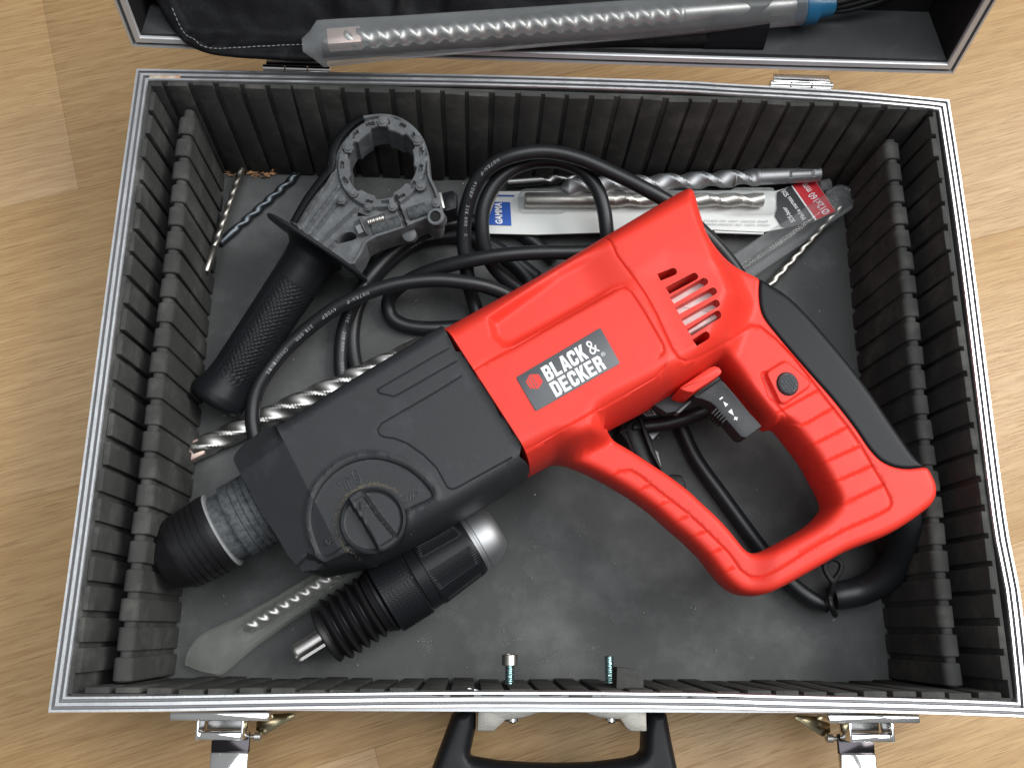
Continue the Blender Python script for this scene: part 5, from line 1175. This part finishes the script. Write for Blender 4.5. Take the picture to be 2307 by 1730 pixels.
# ------------------------------------------------------------------ things lying in the lid
tb = thing('lid_tube', tuple(P(1250, 60, 108)), 'long frosted plastic tube with pinched end and blue stopper, lying along the lid', 'plastic tube')
ztb = 110.5
A0 = P(*tB([(-20, 300)])[0], ztb-1); A1 = P(*tB([(60, 275)])[0], ztb); A2 = P(1826, 14, ztb)
dt = nrm(A2-A1); n_ = axframe(dt)[1]; b_ = axframe(dt)[2]; LT = np.linalg.norm(A2-A1)
def supere(t, r, e): c, s = math.cos(t), math.sin(t); return (r*math.copysign(abs(c)**e, c), r*math.copysign(abs(s)**e, s))
V = []; sec = 32
sta = [(-9.5, .42, .75), (0, 1, .62), (12, 1.0, .66), (40, .97, .8), (LT*.5, .95, .95), (LT-2, .93, 1.0), (LT, .93, 1.0)]
st_s = np.r_[np.array([-9.5, -4.7, 0]), np.linspace(4, LT, 60)]
R0 = 10.6
for s in st_s:
    fsc = np.interp(s, [x[0] for x in sta], [x[1] for x in sta]); e = np.interp(s, [x[0] for x in sta], [x[2] for x in sta])
    for j in range(sec):
        t = 2*math.pi*j/sec + .5; a_, c_ = supere(t, R0*fsc, e); 
        wi = np.interp(s, [-9.5, 0], [.9, 1]); hi = np.interp(s, [-9.5, 0, 40], [.25, .95, 1])
        V.append(A1 + dt*s + n_*a_*hi + b_*c_*wi)
F = [(i*sec+j, i*sec+(j+1) % sec, (i+1)*sec+(j+1) % sec, (i+1)*sec+j) for i in range(len(st_s)-1) for j in range(sec)]
mesh('tube_wall', V, F, M['frost'], tb, ang=50)
mb = MB(); mb.add(*lathe_([(LT-6, 9.2), (LT-5, 10.2), (LT, 10.3), (LT+2.5, 9.8), (LT+3, 7.5), (LT+12, 6.5), (LT+13, 5)], A1, dt, 36)); mb.out('stopper', M['cap_blue'], tb)
bb_ = thing('lid_bit', tuple(A1), 'long coppery-tipped spiral bit inside the frosted tube in the lid', 'drill bit')
mb = MB(); mb.add(*flute_(A1 + dt*10 - b_*2.5 - n_*1.5, dt, 190, 5.6, 17, .3, 0, taper=4)); mb.out('fluted_shaft', M['steel'], bb_)
mb = MB(); mb.add(*lathe_([(199, 4.9), (262, 4.9), (263, 4)], A1 - b_*2.5 - n_*1.5, dt, 24)); mb.out('slotted_shank', M['steel'], bb_)
mb = MB(); mb.add(*box_(0, 18, -5, 5, -3, 4.2, .8, (A1 + dt*4 - b_*2.5 - n_*1.5, dt, b_, n_))); mb.out('carbide_tip', M['copper_tip'], bb_)
# black vinyl tool pouch hanging in the lid
po = thing('tool_pouch', tuple(LP(-80, 20, 30)), 'black vinyl tool roll with stitched loops, folded over the lower left edge of the lid', 'tool roll')
ed = W2(tX([(420, -160), (420, 0), (480, 140), (590, 290), (680, 370), (860, 440), (1100, 470), (1300, 482), (1560, 500), (1780, 500), (2600, 440), (4200, 380), (5200, 330), (5200, -160)]), 100)
edp = catmull(ed, 3, True)
edl = seglist(W2(tX([(500, -160), (520, 0), (590, 150), (700, 290), (800, 365), (960, 378), (1200, 375), (1700, 350), (2600, 310)]), 103), False)
def hpouch(p):
    d = sdf(p, edp); y = p[:, 1]; yb = 352.0
    z = 99.5 + 1.5*roundp(d, 3) + np.clip(y-yb, 0, 60)*.62
    z = z + 1.3*np.clip(1-np.abs(dist(p, edl))/1.4, 0, 1) - 1.5*sstep(dist(p, edl), 6, 0)*0
    z = z + 1.6*np.sin(p[:, 0]/9.0+1)*sstep(y, 358, 372) + .8*np.sin(p[:, 0]/21+y/7)*sstep(y, 356, 366)
    for fx, w in ((-116, 5), (-84, 5), (-56, 6)): z = z + 3.0*np.clip(1-np.abs((p[:, 0]-fx) - (y-362)*.25)/w, 0, 1)*sstep(y, 357, 366)
    z = z + .8*np.array([mn.noise(Vector((q[0]/10, q[1]/7, 3))) for q in p])
    return z
relief('pouch_skin', np.array(edp), [], hpouch, M['vinyl'], po, sp=2.2, floor=98.5, rings=(.2, .8, 1.8, 3), ang=70)
st_ = W2(tX([(560, 100), (600, 200), (650, 270), (720, 310), (780, 360), (900, 378), (1060, 378), (1200, 372), (1400, 362), (1650, 350)]), 104); q = catmull(st_, 4); zq = hpouch(q)
qq = resample(np.c_[q, zq+.25], 2.6)
for i in range(0, len(qq)-1):
    dv = nrm(qq[i+1]-qq[i]); mb = MB(); mb.add(*tube_([qq[i], qq[i]+dv*.9, qq[i]+dv*1.8], [.2, .32, .2], 6)); mb.out('stitch', M['seal'], po)
ck = thing('black_cord_coil', tuple(P(1900, 8, 112)), 'thin black cord lying behind the blue stopper at the top right in the lid', 'cord')
for k in range(3):
    pts = [P(1835+k*4, 22-k*9, 100+k*3), P(1890, 26-k*10, 100+k*3), P(1950, 14-k*12, 100+k*3), P(2010, -10-k*8, 102+k*3), P(2060, -40-k*8, 104)]
    mb = MB(); mb.add(*tube_(resample(catmull(pts, 6), 2), 1.7, 10)); mb.out('cord_strand', M['rubber'], ck)

# ------------------------------------------------------------------ crumbs and dust
cr_ = MB()
for i in range(150):
    u = random.gauss(555, 32) if i % 3 else random.gauss(610, 16); v = random.gauss(390, 5); p = P(u, v, 1); s = abs(random.gauss(0, .9))+.25
    if not 503 < u < 640: continue
    z = 1.0 + random.uniform(0, 2.5); v3 = [(p[0]+random.gauss(0, s), p[1]+random.gauss(0, s*.6), z+random.gauss(0, s*.5)) for _ in range(4)]
    cr_.add(v3, [(0, 1, 2), (0, 2, 3), (0, 3, 1), (1, 3, 2)])
o = cr_.out('wood_crumbs', M['wood_crumb'], None, smooth=False); tag(o, 'brown wood crumbs gathered at the foot of the back wall near its left corner', 'wood crumbs', kind='stuff')
sp_ = MB(); M['speck'] = mat('speck', (.55, .55, .53), .9)
for i in range(460):
    x, y = random.uniform(-195, 196), random.uniform(14, 318); s = abs(random.gauss(0, .22))+.08; z = 1.1+.9*mn.noise(Vector((x/45, y/45, 1)))
    sp_.add([(x-s, y-s, z-.6), (x+s, y-s*.6, z-.6), (x, y+s, z-.6), (x, y, z+s*.3)], [(0, 1, 3), (1, 2, 3), (2, 0, 3), (0, 2, 1)])
o = sp_.out('dust_specks', M['speck'], None, smooth=False); tag(o, 'pale grit and dust specks scattered over the grey foam mat', 'dust', kind='stuff')
q = W(tH([(975, 1165), (985, 1160), (1060, 1175), (1045, 1190), (980, 1180)]), 80)
V = [tuple(x) for x in q] + [(x[0], x[1], x[2]-.8) for x in q]
o = mesh('metal_shard', V, [(0, 1, 2, 3, 4), (9, 8, 7, 6, 5)] + [(j, (j+1) % 5, 5+(j+1) % 5, 5+j) for j in range(5)], M['chrome'], None); tag(o, 'small bright metal sliver lodged in the foam at the front wall', 'metal sliver')

# chalky scuffs and scratches on the mat, thin flakes with shapes of their own
M['scuff'] = mat('scuff', (.145, .145, .14), .95, dust=.6, dcol=(.09, .09, .09), ds=500, dthr=.5)
sf_ = MB()
def mz(x, y): return .9*mn.noise(Vector((x/45, y/45, 1)))+.35*mn.noise(Vector((x/14, y/14, 4)))
for u, v, r_ in [(955, 1445, 3.2), (966, 1462, 2.2), (1208, 1228, 4.2), (1165, 1438, 2.4), (1147, 1443, 2.0), (1240, 1490, 4.5), (1262, 1482, 2.5), (1222, 1497, 3), (1340, 1464, 2), (1560, 1395, 2.0), (1557, 1370, 1.6), (1694, 1480, 1.5), (1700, 1150, 3.0), (1860, 590, 3.0), (470, 735, 3.0), (1000, 1225, 1.5), (1810, 1345, 2.0), (600, 470, 3.5), (560, 500, 2.5)]:
    p = P(u, v, .8)
    for k in range(int(10*r_)):
        x, y = p[0]+random.gauss(0, r_*.7), p[1]+random.gauss(0, r_*.7); s = random.uniform(.12, .5); a_ = random.uniform(0, 6.3); n = 5
        z = mz(x, y) + .05; sf_.add([(x+s*random.uniform(.5, 1)*math.cos(a_+i*2*math.pi/n), y+s*random.uniform(.5, 1)*math.sin(a_+i*2*math.pi/n), z) for i in range(n)], [tuple(range(n))])
for u0, v0, u1, v1 in [(1187, 1255, 1180, 1385), (1668, 1455, 1695, 1485), (415, 1378, 437, 1355), (1545, 1365, 1562, 1425), (940, 1470, 972, 1440), (1375, 1280, 1380, 1240)]:
    q = resample([P(u0, v0, 1), P(u1, v1, 1)], 1.5)
    for i in range(len(q)-1):
        w = random.uniform(.05, .16); o_ = random.gauss(0, .15); A, B = q[i], q[i+1]; sf_.add([(A[0]+o_, A[1], mz(A[0], A[1])+.06), (B[0]+o_, B[1], mz(B[0], B[1])+.06), (B[0]+o_+w, B[1]+w*.4, mz(B[0], B[1])+.06), (A[0]+o_+w, A[1]+w*.4, mz(A[0], A[1])+.06)], [(0, 1, 2, 3)])
o = sf_.out('chalk_scuffs', M['scuff'], None, smooth=False); tag(o, 'pale chalky scuffs and fine scratches across the grey mat below the red handle', 'scuff marks', kind='stuff')
